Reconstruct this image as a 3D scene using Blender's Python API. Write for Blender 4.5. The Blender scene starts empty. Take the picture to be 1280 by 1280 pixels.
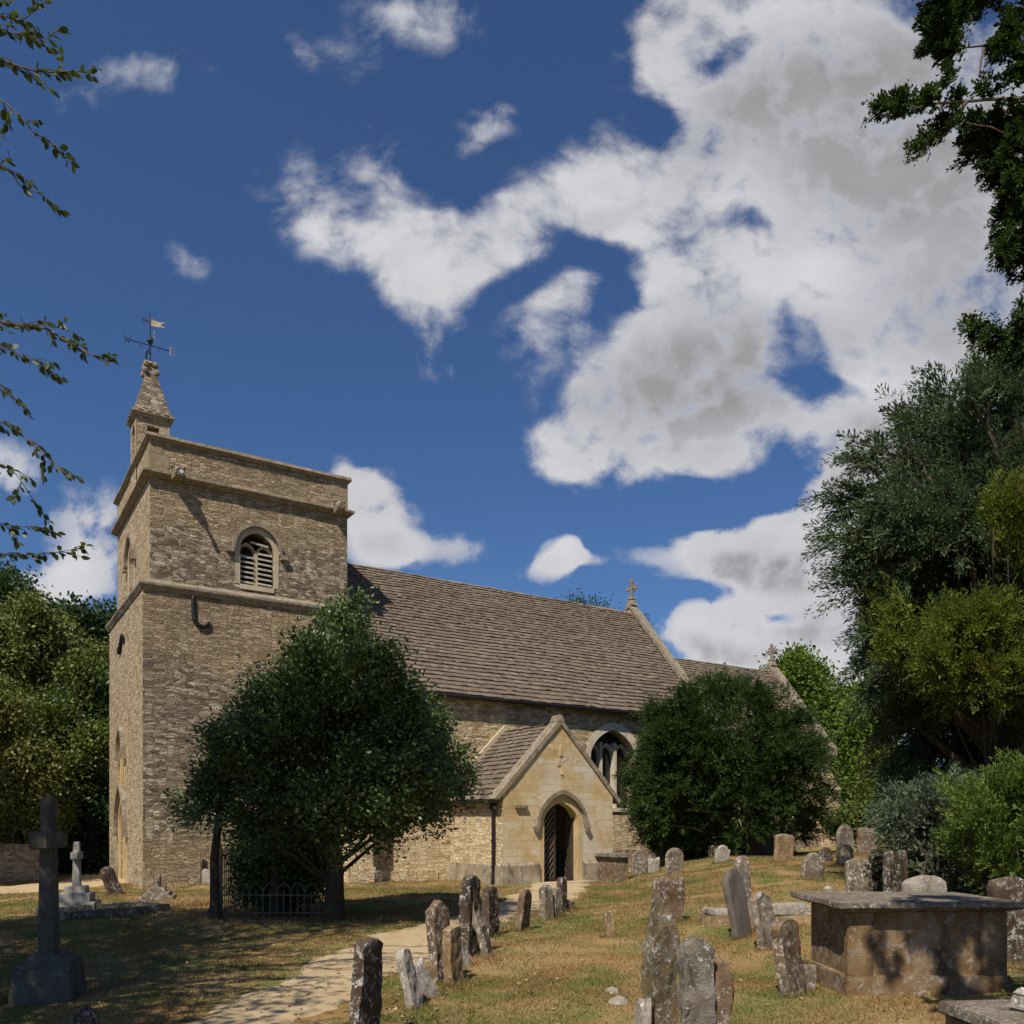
import bpy, bmesh, math, random
import numpy as np
from mathutils import Vector, Matrix, noise
from mathutils.geometry import tessellate_polygon

R_ = math.radians
C = bpy.context.scene
COL = C.collection

# ------------------------------------------------------------------ camera frame (the spot the photographer stood on)
FPX = 1068.0            # focal length in pixels of a 1280 px picture
HOR = 1030.0            # horizon row
EYE = 1.6
HEAD = R_(32.75)        # heading, east of north
VX, VY = math.sin(HEAD), math.cos(HEAD)
RX, RY = math.cos(HEAD), -math.sin(HEAD)

def lw(l, d):           # (lateral, depth) -> world xy
    return (VX*d + RX*l, VY*d + RY*l)

def wl(x, y):           # world xy -> (lateral, depth)
    return (RX*x + RY*y, VX*x + VY*y)

def sst(t):
    t = np.clip(t, 0, 1)
    return t*t*(3-2*t)

PATH = [(-3.3, 2.5), (-2.75, 4.6), (-2.1, 6.8), (-1.81, 9.2), (-1.38, 11.8), (-0.55, 14.4), (0.3, 17.2), (0.95, 20.0), (1.36, 22.9)]
_pd = np.array([p[1] for p in PATH]); _pl = np.array([p[0] for p in PATH])

def ground_z(x, y):
    x = np.asarray(x, float); y = np.asarray(y, float)
    l = RX*x + RY*y; d = VX*x + VY*y
    lp = np.interp(d, _pd, _pl)
    z = 0.64*sst((l - lp - 0.9)/4.6)*sst((d - 7.0)/13.0)
    off = np.clip((np.abs(l - lp) - 0.75)/1.5, 0, 1)
    near = np.exp(-((d-12)/30.0)**2)
    z = z + off*near*(0.035*np.sin(x*1.3+0.7*y)*np.sin(y*1.1-0.5*x+1) + 0.02*np.sin(2.9*x-1.7*y)*np.sin(2.3*y+1.1*x))
    # the low swelling of turf between the holly and the nave wall
    z = z + 0.10*np.exp(-(((l+1.9)/1.6)**2 + ((d-18.2)/2.0)**2))
    return z

def gz(x, y):
    return float(ground_z(x, y))

def at(px, d):
    return lw((px-640.0)/FPX*d, d)

def zat(py, d):
    return EYE + (HOR-py)/FPX*d

def gpt(px, py):        # where the line of sight through a ground pixel meets the ground: x, y, z, depth
    d = EYE*FPX/max(py-HOR, 8.0)
    for _ in range(40):
        x, y = at(px, d)
        d = 0.5*d + 0.5*(EYE-gz(x, y))*FPX/max(py-HOR, 8.0)
    x, y = at(px, d)
    return x, y, gz(x, y), d

# ------------------------------------------------------------------ mesh builder
class MB:
    def __init__(s):
        s.v = []; s.f = []; s.tint = []
    def quad(s, *pts, t=0.5):
        n = len(s.v); s.v += [tuple(p) for p in pts]; s.f.append(tuple(range(n, n+len(pts)))); s.tint.append(t)
    def box(s, x0, x1, y0, y1, z0, z1, t=0.5):
        s.hexa([(x0,y0,z0),(x1,y0,z0),(x1,y1,z0),(x0,y1,z0),(x0,y0,z1),(x1,y0,z1),(x1,y1,z1),(x0,y1,z1)], t)
    def hexa(s, p, t=0.5):
        n = len(s.v); s.v += [tuple(q) for q in p]
        for f in ((3,2,1,0),(4,5,6,7),(0,1,5,4),(1,2,6,5),(2,3,7,6),(3,0,4,7)):
            s.f.append(tuple(n+i for i in f)); s.tint.append(t)
    def frustum(s, cx, cy, z0, z1, a0, b0, a1, b1, rot=0.0, lean=(0,0)):
        p = []
        for (a, b, z, o) in ((a0,b0,z0,(0,0)), (a1,b1,z1,lean)):
            for sx, sy in ((-1,-1),(1,-1),(1,1),(-1,1)):
                x, y = sx*a/2, sy*b/2
                p.append((cx+o[0]+x*math.cos(rot)-y*math.sin(rot), cy+o[1]+x*math.sin(rot)+y*math.cos(rot), z))
        s.hexa(p)
    def tube(s, pts, radii, n=8, cap=True, t=0.5):
        pts = [Vector(p) for p in pts]
        if not hasattr(radii, '__len__'): radii = [radii]*len(pts)
        rings = []
        prev = None
        for i, p in enumerate(pts):
            a = pts[max(i-1,0)]; b = pts[min(i+1,len(pts)-1)]
            d = (b-a).normalized() if (b-a).length > 1e-9 else Vector((0,0,1))
            if prev is None:
                u = d.cross(Vector((0.3,0.2,1)) if abs(d.z) < .9 else Vector((1,0.1,0))).normalized()
            else:
                u = (prev - d*prev.dot(d))
                u = u.normalized() if u.length > 1e-6 else d.orthogonal().normalized()
            prev = u; w = d.cross(u)
            base = len(s.v)
            for k in range(n):
                a_ = 2*math.pi*k/n
                s.v.append(tuple(p + (u*math.cos(a_)+w*math.sin(a_))*radii[i]))
            rings.append(base)
        for i in range(len(rings)-1):
            for k in range(n):
                k2 = (k+1) % n
                s.f.append((rings[i]+k, rings[i]+k2, rings[i+1]+k2, rings[i+1]+k)); s.tint.append(t)
        if cap:
            s.f.append(tuple(rings[0]+k for k in reversed(range(n)))); s.tint.append(t)
            s.f.append(tuple(rings[-1]+k for k in range(n))); s.tint.append(t)
    def lathe(s, cx, cy, prof, n=12):
        rings = []
        for r, z in prof:
            rings.append(len(s.v))
            for k in range(n):
                a = 2*math.pi*k/n
                s.v.append((cx+r*math.cos(a), cy+r*math.sin(a), z))
        for i in range(len(rings)-1):
            for k in range(n):
                k2 = (k+1) % n
                s.f.append((rings[i]+k, rings[i]+k2, rings[i+1]+k2, rings[i+1]+k)); s.tint.append(.5)
        s.f.append(tuple(rings[-1]+k for k in range(n))); s.tint.append(.5)
        s.f.append(tuple(rings[0]+k for k in reversed(range(n)))); s.tint.append(.5)
    def panel(s, O, U, W, outer, holes=(), depth=0.0, nrm=None, back=False):
        """flat wall of outline 'outer' with holes; each hole gets reveals 'depth' deep against nrm"""
        O = Vector(O); U = Vector(U); W = Vector(W)
        loops = [list(outer)] + [list(h) for h in holes]
        P = lambda q: O + U*q[0] + W*q[1]
        tri = tessellate_polygon([[Vector((q[0], q[1], 0)) for q in lp] for lp in loops])
        flat = [q for lp in loops for q in lp]
        n = len(s.v); s.v += [tuple(P(q)) for q in flat]
        for t in tri:
            s.f.append(tuple(n+i for i in t)); s.tint.append(.5)
        if depth and nrm is not None:
            N = Vector(nrm)
            for h in holes:
                s.reveal(O, U, W, h, N, 0.0, depth)
                if back:
                    s.quad(*[P(q)-N*depth for q in h])
    def reveal(s, O, U, W, h, N, d0, d1):
        O = Vector(O); U = Vector(U); W = Vector(W); N = Vector(N)
        P = lambda q: O + U*q[0] + W*q[1]
        for i in range(len(h)):
            a = P(h[i]); b = P(h[(i+1) % len(h)])
            s.quad(a-N*d0, b-N*d0, b-N*d1, a-N*d1)
    def band(s, O, U, W, nrm, inner, outer, d0, d1, closed=False):
        """moulding between two polylines of equal length, standing from d0 to d1 proud of the wall"""
        O = Vector(O); U = Vector(U); W = Vector(W); N = Vector(nrm)
        P = lambda q, d: O + U*q[0] + W*q[1] + N*d
        m = len(inner)
        for i in range(m if closed else m-1):
            j = (i+1) % m
            a, b, c, e = inner[i], inner[j], outer[j], outer[i]
            s.quad(P(a,d1), P(b,d1), P(c,d1), P(e,d1))
            s.quad(P(e,d0), P(e,d1), P(c,d1), P(c,d0))
            s.quad(P(a,d0), P(b,d0), P(b,d1), P(a,d1))
        if not closed:
            for i in (0, m-1):
                s.quad(P(inner[i],d0), P(inner[i],d1), P(outer[i],d1), P(outer[i],d0))
    def build(s, name, mat, parent=None, smooth=False, loc=None, rot=None, merge=False, fixn=False):
        me = bpy.data.meshes.new(name)
        org = Vector(ORG.get(parent.name, (0,0,0))) if parent is not None else Vector((0,0,0))
        V = np.array(s.v, dtype=np.float64).reshape(-1, 3)
        if parent is not None: V = V - np.array(org)
        me.from_pydata([tuple(p) for p in V], [], s.f)
        finish(me, s.tint)
        if merge or fixn:
            bm = bmesh.new(); bm.from_mesh(me)
            if merge: bmesh.ops.remove_doubles(bm, verts=bm.verts, dist=1e-4)
            bmesh.ops.recalc_face_normals(bm, faces=bm.faces)
            bm.to_mesh(me); bm.free()
        me.materials.append(mat)
        if smooth:
            me.polygons.foreach_set('use_smooth', [True]*len(me.polygons))
            me.set_sharp_from_angle(angle=R_(38))
        o = bpy.data.objects.new(name, me)
        COL.objects.link(o)
        if parent is not None:
            o.parent = parent; ORG[o.name] = tuple(org)
        if loc is not None: o.location = loc
        if rot is not None: o.rotation_euler = rot
        return o

ORG = {}

def finish(me, tint):
    """per-face wall coordinates (u along the wall, v up it) in metres, and a per-face tint"""
    me.update()
    nf = len(me.polygons)
    uvl = me.uv_layers.new(name='UVMap')
    nl = len(me.loops)
    co = np.empty(len(me.vertices)*3); me.vertices.foreach_get('co', co); co = co.reshape(-1,3)
    vi = np.empty(nl, dtype=np.int32); me.loops.foreach_get('vertex_index', vi)
    nr = np.empty(nf*3); me.polygons.foreach_get('normal', nr); nr = nr.reshape(-1,3)
    lt = np.empty(nf, dtype=np.int32); me.polygons.foreach_get('loop_total', lt)
    nrl = np.repeat(nr, lt, axis=0)
    flip = (nrl[:,2:3] < -1e-6)
    nn = np.where(flip, -nrl, nrl)
    t = np.stack([-nn[:,1], nn[:,0], np.zeros(nl)], 1)
    h = np.linalg.norm(t, axis=1, keepdims=True)
    flat = (h[:,0] < 0.15)
    t = t/np.maximum(h, 1e-9)
    t[flat] = (1,0,0)
    sgn = np.where(np.abs(t[:,0]) > np.abs(t[:,1]), np.sign(t[:,0]), np.sign(t[:,1]))
    t = t*np.where(sgn == 0, 1, sgn)[:,None]
    b = np.cross(nn, t)
    b = b*np.where(b[:,2:3] < 0, -1, 1)
    b[flat] = (0,1,0)
    p = co[vi]
    uv = np.stack([(p*t).sum(1), (p*b).sum(1)], 1).astype(np.float32)
    uvl.data.foreach_set('uv', uv.ravel())
    a = me.attributes.new('tint', 'FLOAT', 'FACE')
    a.data.foreach_set('value', np.array(tint, dtype=np.float32))

def tag(o, label=None, cat=None, group=None, kind=None):
    if label: o['label'] = label
    if cat: o['category'] = cat
    if group: o['group'] = group
    if kind: o['kind'] = kind
    return o

def empty(name, loc, label, cat, group=None):
    o = bpy.data.objects.new(name, None); COL.objects.link(o)
    o.location = loc; o.empty_display_size = 0.3
    ORG[o.name] = tuple(loc)
    return tag(o, label, cat, group)

# ------------------------------------------------------------------ node helpers
class NT:
    def __init__(s, tree): s.t = tree; s.n = tree.nodes; s.l = tree.links
    def node(s, typ, props=None, **inp):
        n = s.n.new(typ)
        for k, v in (props or {}).items(): setattr(n, k, v)
        for k, v in inp.items():
            key = k.replace('_', ' ')
            sock = n.inputs[int(k[1:])] if (k[0] == 'i' and k[1:].isdigit()) else n.inputs[key]
            s.set(sock, v)
        return n
    def set(s, sock, v):
        if isinstance(v, bpy.types.NodeSocket): s.l.new(v, sock)
        else:
            if sock.type == 'RGBA' and len(v) == 3: v = (*v, 1)
            sock.default_value = v
    def math(s, op, a, b=None, c=None, clamp=False):
        n = s.n.new('ShaderNodeMath'); n.operation = op; n.use_clamp = clamp
        s.set(n.inputs[0], a)
        if b is not None: s.set(n.inputs[1], b)
        if c is not None: s.set(n.inputs[2], c)
        return n.outputs[0]
    def vmath(s, op, a, b=None, scale=None):
        n = s.n.new('ShaderNodeVectorMath'); n.operation = op
        s.set(n.inputs[0], a)
        if b is not None: s.set(n.inputs[1], b)
        if scale is not None: s.set(n.inputs['Scale'], scale)
        return n.outputs['Value'] if op in ('LENGTH', 'DOT_PRODUCT', 'DISTANCE') else n.outputs[0]
    def noise(s, vec, scale, detail=4, rough=.55, dist=0.0, out=0):
        n = s.node('ShaderNodeTexNoise', Vector=vec, Scale=scale, Detail=detail, Roughness=rough, Distortion=dist)
        return n.outputs[out]
    def ramp(s, fac, stops, interp='LINEAR'):
        n = s.n.new('ShaderNodeValToRGB'); n.color_ramp.interpolation = interp
        e = n.color_ramp.elements
        while len(e) < len(stops): e.new(0.5)
        for el, (p, c) in zip(e, stops):
            el.position = p; el.color = (*c, 1) if len(c) == 3 else c
        s.set(n.inputs[0], fac)
        return n.outputs[0]
    def mix(s, fac, a, b, mode='MIX'):
        n = s.n.new('ShaderNodeMix'); n.data_type = 'RGBA'; n.blend_type = mode
        s.set(n.inputs[0], fac); s.set(n.inputs[6], a); s.set(n.inputs[7], b)
        return n.outputs[2]
    def step(s, v, a, b):
        n = s.node('ShaderNodeMapRange', {'interpolation_type': 'SMOOTHSTEP'}, i0=v, i1=a, i2=b, i3=0.0, i4=1.0)
        return n.outputs[0]
    def coords(s, kind):
        return s.n.new('ShaderNodeTexCoord').outputs[kind]
    def bump(s, h, strength=.5, dist=.02, normal=None):
        n = s.node('ShaderNodeBump', Height=h, Strength=strength, Distance=dist)
        if normal is not None: s.l.new(normal, n.inputs['Normal'])
        return n.outputs[0]

def new_mat(name):
    m = bpy.data.materials.new(name); m.use_nodes = True
    m.node_tree.nodes.clear()
    return m, NT(m.node_tree)

def out(nt, col, rough=.85, normal=None, spec=.25, metal=0.0):
    p = nt.node('ShaderNodeBsdfPrincipled', Base_Color=col, Roughness=rough, Metallic=metal)
    p.inputs['Specular IOR Level'].default_value = spec
    if normal is not None: nt.l.new(normal, p.inputs['Normal'])
    o = nt.n.new('ShaderNodeOutputMaterial'); nt.l.new(p.outputs[0], o.inputs[0])
    return p

def mat_plain(name, c, rough=.6, metal=0.0, var=.25, scale=8, spec=.3):
    m, nt = new_mat(name)
    n = nt.noise(nt.coords('Object'), scale, 5)
    lo = tuple(x*(1-var) for x in c); hi = tuple(min(1, x*(1+var)) for x in c)
    col = nt.ramp(n, [(.3, lo), (.7, hi)])
    out(nt, col, rough, nt.bump(n, .3, .01), spec, metal)
    return m

def mat_masonry(name, stops, stain, bw=.34, bh=.085, mort=.010, mcol=(.30,.25,.17), warp=.035, bstr=.7, stain_amt=.5, ashlar=False, rubble=None, bands=None):
    """coursed stone: two sizes of stone mixed irregularly, per-stone colour, weather stains, deep joints"""
    m, nt = new_mat(name)
    uv = nt.coords('UV')
    obj = nt.coords('Object')
    w1 = nt.noise(uv, 2.3, 3, out=1)
    w2 = nt.noise(uv, 9.0, 3, out=1)
    off = nt.vmath('ADD', nt.vmath('SCALE', nt.vmath('SUBTRACT', w1, (.5,.5,.5)), scale=warp*2.4),
                   nt.vmath('SCALE', nt.vmath('SUBTRACT', w2, (.5,.5,.5)), scale=warp))
    v = nt.vmath('ADD', uv, off)
    def brick(vec, bw, bh, mort, squash):
        b = nt.node('ShaderNodeTexBrick', {'offset': .5, 'offset_frequency': 2, 'squash': squash, 'squash_frequency': 3},
                    Vector=vec, Color1=(0,0,0), Color2=(1,1,1), Mortar=(.5,.5,.5), Scale=1.0, Mortar_Size=mort, Mortar_Smooth=.35,
                    Bias=0.0, Brick_Width=bw, Row_Height=bh)
        return b.outputs[0], b.outputs[1]
    def rub(vec, bw, bh, rnd):
        q = nt.vmath('MULTIPLY', vec, (1/bw, 1/bh, 1))
        a = nt.node('ShaderNodeTexVoronoi', {'voronoi_dimensions': '2D', 'feature': 'F1'}, Vector=q, Scale=1.0, Randomness=rnd)
        b = nt.node('ShaderNodeTexVoronoi', {'voronoi_dimensions': '2D', 'feature': 'DISTANCE_TO_EDGE'}, Vector=q, Scale=1.0, Randomness=rnd)
        sp = nt.node('ShaderNodeSeparateColor', Color=a.outputs['Color'])
        return sp.outputs[0], nt.math('SUBTRACT', 1.0, nt.step(b.outputs['Distance'], .02, .13))
    if rubble: brick = lambda vec, w_, h_, m_, s_: rub(vec, w_, h_, rubble)
    c1, f1 = brick(v, bw, bh, mort, .7)
    c2, f2 = brick(nt.vmath('ADD', v, (3.1,.03,0)), bw*(.62 if not ashlar else 1.4), bh*(1.55 if not ashlar else 1.0), mort*1.1, 1.3)
    sel = nt.step(nt.noise(uv, 1.4, 4, .6), .46, .54)
    rnd = nt.mix(sel, c1, c2)
    mo = nt.math('ADD', nt.math('MULTIPLY', f1, nt.math('SUBTRACT', 1.0, sel)), nt.math('MULTIPLY', f2, sel))
    fine = nt.noise(obj, 38, 5, .65)
    med = nt.noise(obj, 7, 4, .6)
    big = nt.noise(obj, .55, 5, .62)
    streak = nt.noise(nt.vmath('MULTIPLY', v, (3.2, 15.0, 1)), 1.0, 6, .68, .3)  # stretched noise: shading of rubble courses put into colour, relief into bump
    if rubble: val = nt.math('ADD', nt.math('MULTIPLY', rnd, .46), nt.math('ADD', nt.math('MULTIPLY', nt.math('ADD', nt.math('MULTIPLY', nt.math('SUBTRACT', streak, .5), 1.7), .5), .34), nt.math('MULTIPLY', med, .20)))
    else: val = nt.math('ADD', nt.math('MULTIPLY', rnd, .20), nt.math('ADD', nt.math('MULTIPLY', med, .34), nt.math('MULTIPLY', nt.math('ADD', nt.math('MULTIPLY', nt.math('SUBTRACT', nt.noise(obj, 1.15, 5, .6), .5), 1.8), .5), .52)))
    if rubble: val = nt.math('ADD', nt.math('MULTIPLY', nt.math('SUBTRACT', val, .5), 1.35), .5)
    col = nt.ramp(val, stops)
    if bands:
        zz = nt.node('ShaderNodeSeparateXYZ', Vector=obj).outputs[2]
        zz = nt.math('ADD', zz, nt.math('MULTIPLY', nt.math('SUBTRACT', nt.noise(obj, .9, 4, .6), .5), 2.6))
        for (z0, z1, c_) in bands:
            mk = nt.math('MULTIPLY', nt.step(zz, z0-.5, z0+.3), nt.math('SUBTRACT', 1.0, nt.step(zz, z1-.3, z1+.5)))
            col = nt.mix(nt.math('MULTIPLY', mk, .65), col, nt.mix(1.0, nt.mix(.55, col, (.36,.30,.2)), c_, 'MULTIPLY'))
    col = nt.mix(nt.math('MULTIPLY', nt.step(big, .47, .66), stain_amt), col, nt.mix(.45, stain, nt.mix(1.0, col, (1.0,.95,.9), 'MULTIPLY')))
    col = nt.mix(nt.math('MULTIPLY', nt.step(fine, .56, .74), .40), col, (.10,.085,.06))
    lich = nt.math('MULTIPLY', nt.step(nt.noise(obj, 15, 6, .7), .60, .70), nt.step(nt.noise(obj, 1.1, 3), .48, .65))
    col = nt.mix(nt.math('MULTIPLY', lich, .45), col, (.52,.50,.44))
    col = nt.mix(nt.math('MULTIPLY', mo, .26 if rubble else .34), col, mcol)
    h = nt.math('ADD', nt.math('MULTIPLY', streak, 1.5 if rubble else .3), nt.math('MULTIPLY', nt.math('SUBTRACT', 1.0, mo), .7 if rubble else 1.0))
    h = nt.math('ADD', h, nt.math('ADD', nt.math('MULTIPLY', rnd, .7), nt.math('MULTIPLY', fine, .5)))
    out(nt, col, .92, nt.bump(h, bstr, .03), .12)
    return m

def mat_dressed(name, stops, lichen=(.42,.40,.36), dark=(.09,.08,.065), l_amt=.5, d_amt=.5, bstr=.35, scale=1.0):
    """cut stone with lichen blotches and soot"""
    m, nt = new_mat(name)
    oi = nt.n.new('ShaderNodeObjectInfo')
    obj = nt.vmath('ADD', nt.coords('Object'), nt.vmath('SCALE', (7.3,3.1,5.7), scale=nt.math('MULTIPLY', oi.outputs['Random'], 9.0)))
    if scale != 1.0: obj = nt.vmath('SCALE', obj, scale=scale)
    a = nt.noise(obj, 3.0, 6, .62, .3)
    col = nt.ramp(a, stops)
    fine = nt.noise(obj, 45, 5, .65)
    d = nt.noise(nt.vmath('MULTIPLY', obj, (1,1,.35)), 4.2, 6, .68, .6)
    col = nt.mix(nt.math('MULTIPLY', nt.step(d, .52, .66), d_amt), col, dark)
    l1 = nt.noise(nt.vmath('ADD', obj, (5,2,9)), 13.0, 9, .74, .15)
    l2 = nt.noise(nt.vmath('ADD', obj, (1,8,3)), 2.4, 4, .6, .3)
    l3 = nt.noise(nt.vmath('ADD', obj, (4,1,7)), 34.0, 6, .7)
    lm = nt.math('MULTIPLY', nt.step(nt.math('ADD', nt.math('MULTIPLY', l1, .72), nt.math('MULTIPLY', l3, .28)), .50, .57), nt.step(l2, .38, .56))
    lcol = nt.mix(nt.step(l3, .40, .62), nt.mix(1.0, lichen, (.62,.60,.57), 'MULTIPLY'), lichen)
    col = nt.mix(nt.math('MULTIPLY', lm, l_amt), col, lcol)
    spots = nt.math('MULTIPLY', nt.step(nt.noise(nt.vmath('ADD', obj, (8,8,1)), 19.0, 5, .6), .60, .66), .28)
    col = nt.mix(spots, col, dark)
    col = nt.mix(nt.math('MULTIPLY', nt.step(fine, .55, .75), .3), col, (.07,.06,.05))
    h = nt.math('ADD', nt.math('MULTIPLY', fine, .5), nt.math('ADD', nt.math('MULTIPLY', a, .8), nt.math('MULTIPLY', lm, .35)))
    out(nt, col, .93, nt.bump(h, bstr, .03), .12)
    return m

def mat_slate(name):
    m, nt = new_mat(name)
    t = nt.node('ShaderNodeAttribute', {'attribute_name': 'tint'}).outputs['Fac']
    obj = nt.coords('Object')
    n = nt.noise(obj, 6, 6, .65)
    f = nt.noise(obj, 40, 5, .7)
    big = nt.noise(obj, .35, 4, .6)
    v = nt.math('ADD', nt.math('MULTIPLY', t, .40), nt.math('ADD', nt.math('MULTIPLY', n, .36), nt.math('MULTIPLY', big, .24)))
    col = nt.ramp(v, [(.2, (.070,.052,.036)), (.42, (.130,.100,.074)), (.6, (.190,.152,.115)), (.85, (.30,.25,.195))])
    lich = nt.step(nt.noise(obj, 13, 6, .72), .585, .66)
    col = nt.mix(nt.math('MULTIPLY', lich, .55), col, (.40,.38,.34))
    moss = nt.math('MULTIPLY', nt.step(nt.noise(obj, 3.1, 5, .7), .60, .72), .5)
    col = nt.mix(moss, col, (.09,.07,.03))
    out(nt, col, .9, nt.bump(nt.math('ADD', f, n), .5, .02), .15)
    return m

def mat_leaf(name, stops, rough=.5, spec=.4, trans=.3, tcol=(.16,.24,.03), dead=None):
    m, nt = new_mat(name)
    t = nt.node('ShaderNodeAttribute', {'attribute_name': 'tint'}).outputs['Fac']
    col = nt.ramp(t, stops)
    if dead:
        n = nt.noise(nt.coords('Object'), 1.6, 3, .6)
        col = nt.mix(nt.math('MULTIPLY', nt.step(n, .58, .70), .75), col, dead)
    p = nt.node('ShaderNodeBsdfPrincipled', Base_Color=col, Roughness=rough)
    p.inputs['Specular IOR Level'].default_value = spec
    tr = nt.node('ShaderNodeBsdfTranslucent', Color=nt.mix(.5, col, tcol))
    mx = nt.node('ShaderNodeMixShader', i0=trans, i1=p.outputs[0], i2=tr.outputs[0])
    o = nt.n.new('ShaderNodeOutputMaterial'); nt.l.new(mx.outputs[0], o.inputs[0])
    return m
# ------------------------------------------------------------------ sky, sun, camera
SUN_AZ, SUN_EL = 235.0, 51.5
SKY_STR = 0.060

CLOUDS = [  # centre and radii of cloud banks, in pixels of the photograph; turned into directions below
 (900,470,200,150,0,1),(800,540,125,85,0,1),(860,390,150,130,0,1),(1010,300,240,180,0,1),(890,250,160,110,0,1),(1050,130,260,160,0,1),
 (1220,260,280,280,0,1),(1150,400,210,110,0,1),(970,70,150,110,0,1),(850,60,60,120,-10,.85),(835,20,50,60,0,.7),
 (740,236,130,62,-25,.92),(625,300,120,54,-22,.85),(540,325,98,60,0,.76),(485,320,75,70,0,.72),(545,390,66,58,0,.68),(542,445,44,34,20,.56),
 (690,365,70,48,0,.75),(665,440,48,36,20,.68),(605,170,70,38,-50,.66),(478,215,44,70,-20,.66),(385,245,66,74,0,.60),(402,305,36,46,0,.55),
 (730,520,45,50,0,.8),(710,560,50,40,0,.9),(515,5,100,58,0,.62),(405,60,80,36,20,.46),(205,85,90,34,10,.50),(108,115,45,40,0,.44),(235,312,32,36,-30,.52),
 (1060,560,110,75,-35,1),(1110,500,110,80,0,1),(1015,600,80,48,-30,.9),(1150,600,120,120,0,1),
 (900,695,82,50,0,1),(965,680,90,60,0,1),(1050,690,100,75,0,1),(885,795,78,44,0,1),(960,770,100,50,0,.9),(1040,765,100,70,0,1),(1010,815,100,40,0,.9),
 (1090,825,90,50,0,.9),(1160,720,120,170,0,1),(702,706,30,24,0,.85),(720,692,22,24,0,.85),(682,720,34,18,0,.62),(742,708,26,12,0,.45),
 (465,655,52,66,0,1),(440,605,46,36,0,1),(488,698,40,28,0,.75),(550,695,60,22,0,.56),
 (115,655,58,48,0,.68),(115,715,60,38,0,.66),(10,590,48,42,0,.66),(50,745,80,50,0,.7),(790,690,50,22,20,.3),
 (1000,880,300,50,0,.8),(300,900,500,80,0,.55)]
HOLES = [(990,440,52,60,0,.75),(945,272,40,20,20,.55),(735,308,70,30,10,.85),(765,365,32,64,20,.8),(655,350,66,24,-30,.65),(900,62,64,20,-40,.6),
 (825,150,34,34,0,.6),(800,215,30,24,0,.3),(1000,490,40,30,0,.5),(1062,440,26,16,0,.5),(1050,492,30,14,20,.55),(965,600,80,36,-35,.8),(840,640,140,44,-8,.9),(610,205,40,18,-40,.45),
 (705,490,22,40,10,.6),(880,745,60,16,0,.6),(990,775,30,12,0,.6),(820,840,60,30,0,.5)]
GREYS = [(860,490,150,62,0,1),(930,430,150,60,0,.8),(820,560,80,30,0,.35),(1010,120,160,90,0,.75),(1200,90,200,130,0,1),(1130,220,180,80,0,.9),(900,160,110,50,-40,.4),
 (1230,360,160,110,0,.75),(1090,560,110,55,-20,.9),(1010,625,70,24,-20,.5),(980,722,120,26,0,.85),(930,710,70,16,0,.5),(890,812,70,20,0,.75),(1050,790,110,22,0,.6),(1150,650,120,100,0,.9),
 (730,280,80,18,-25,.3),(470,690,50,20,0,.3)]

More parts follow.
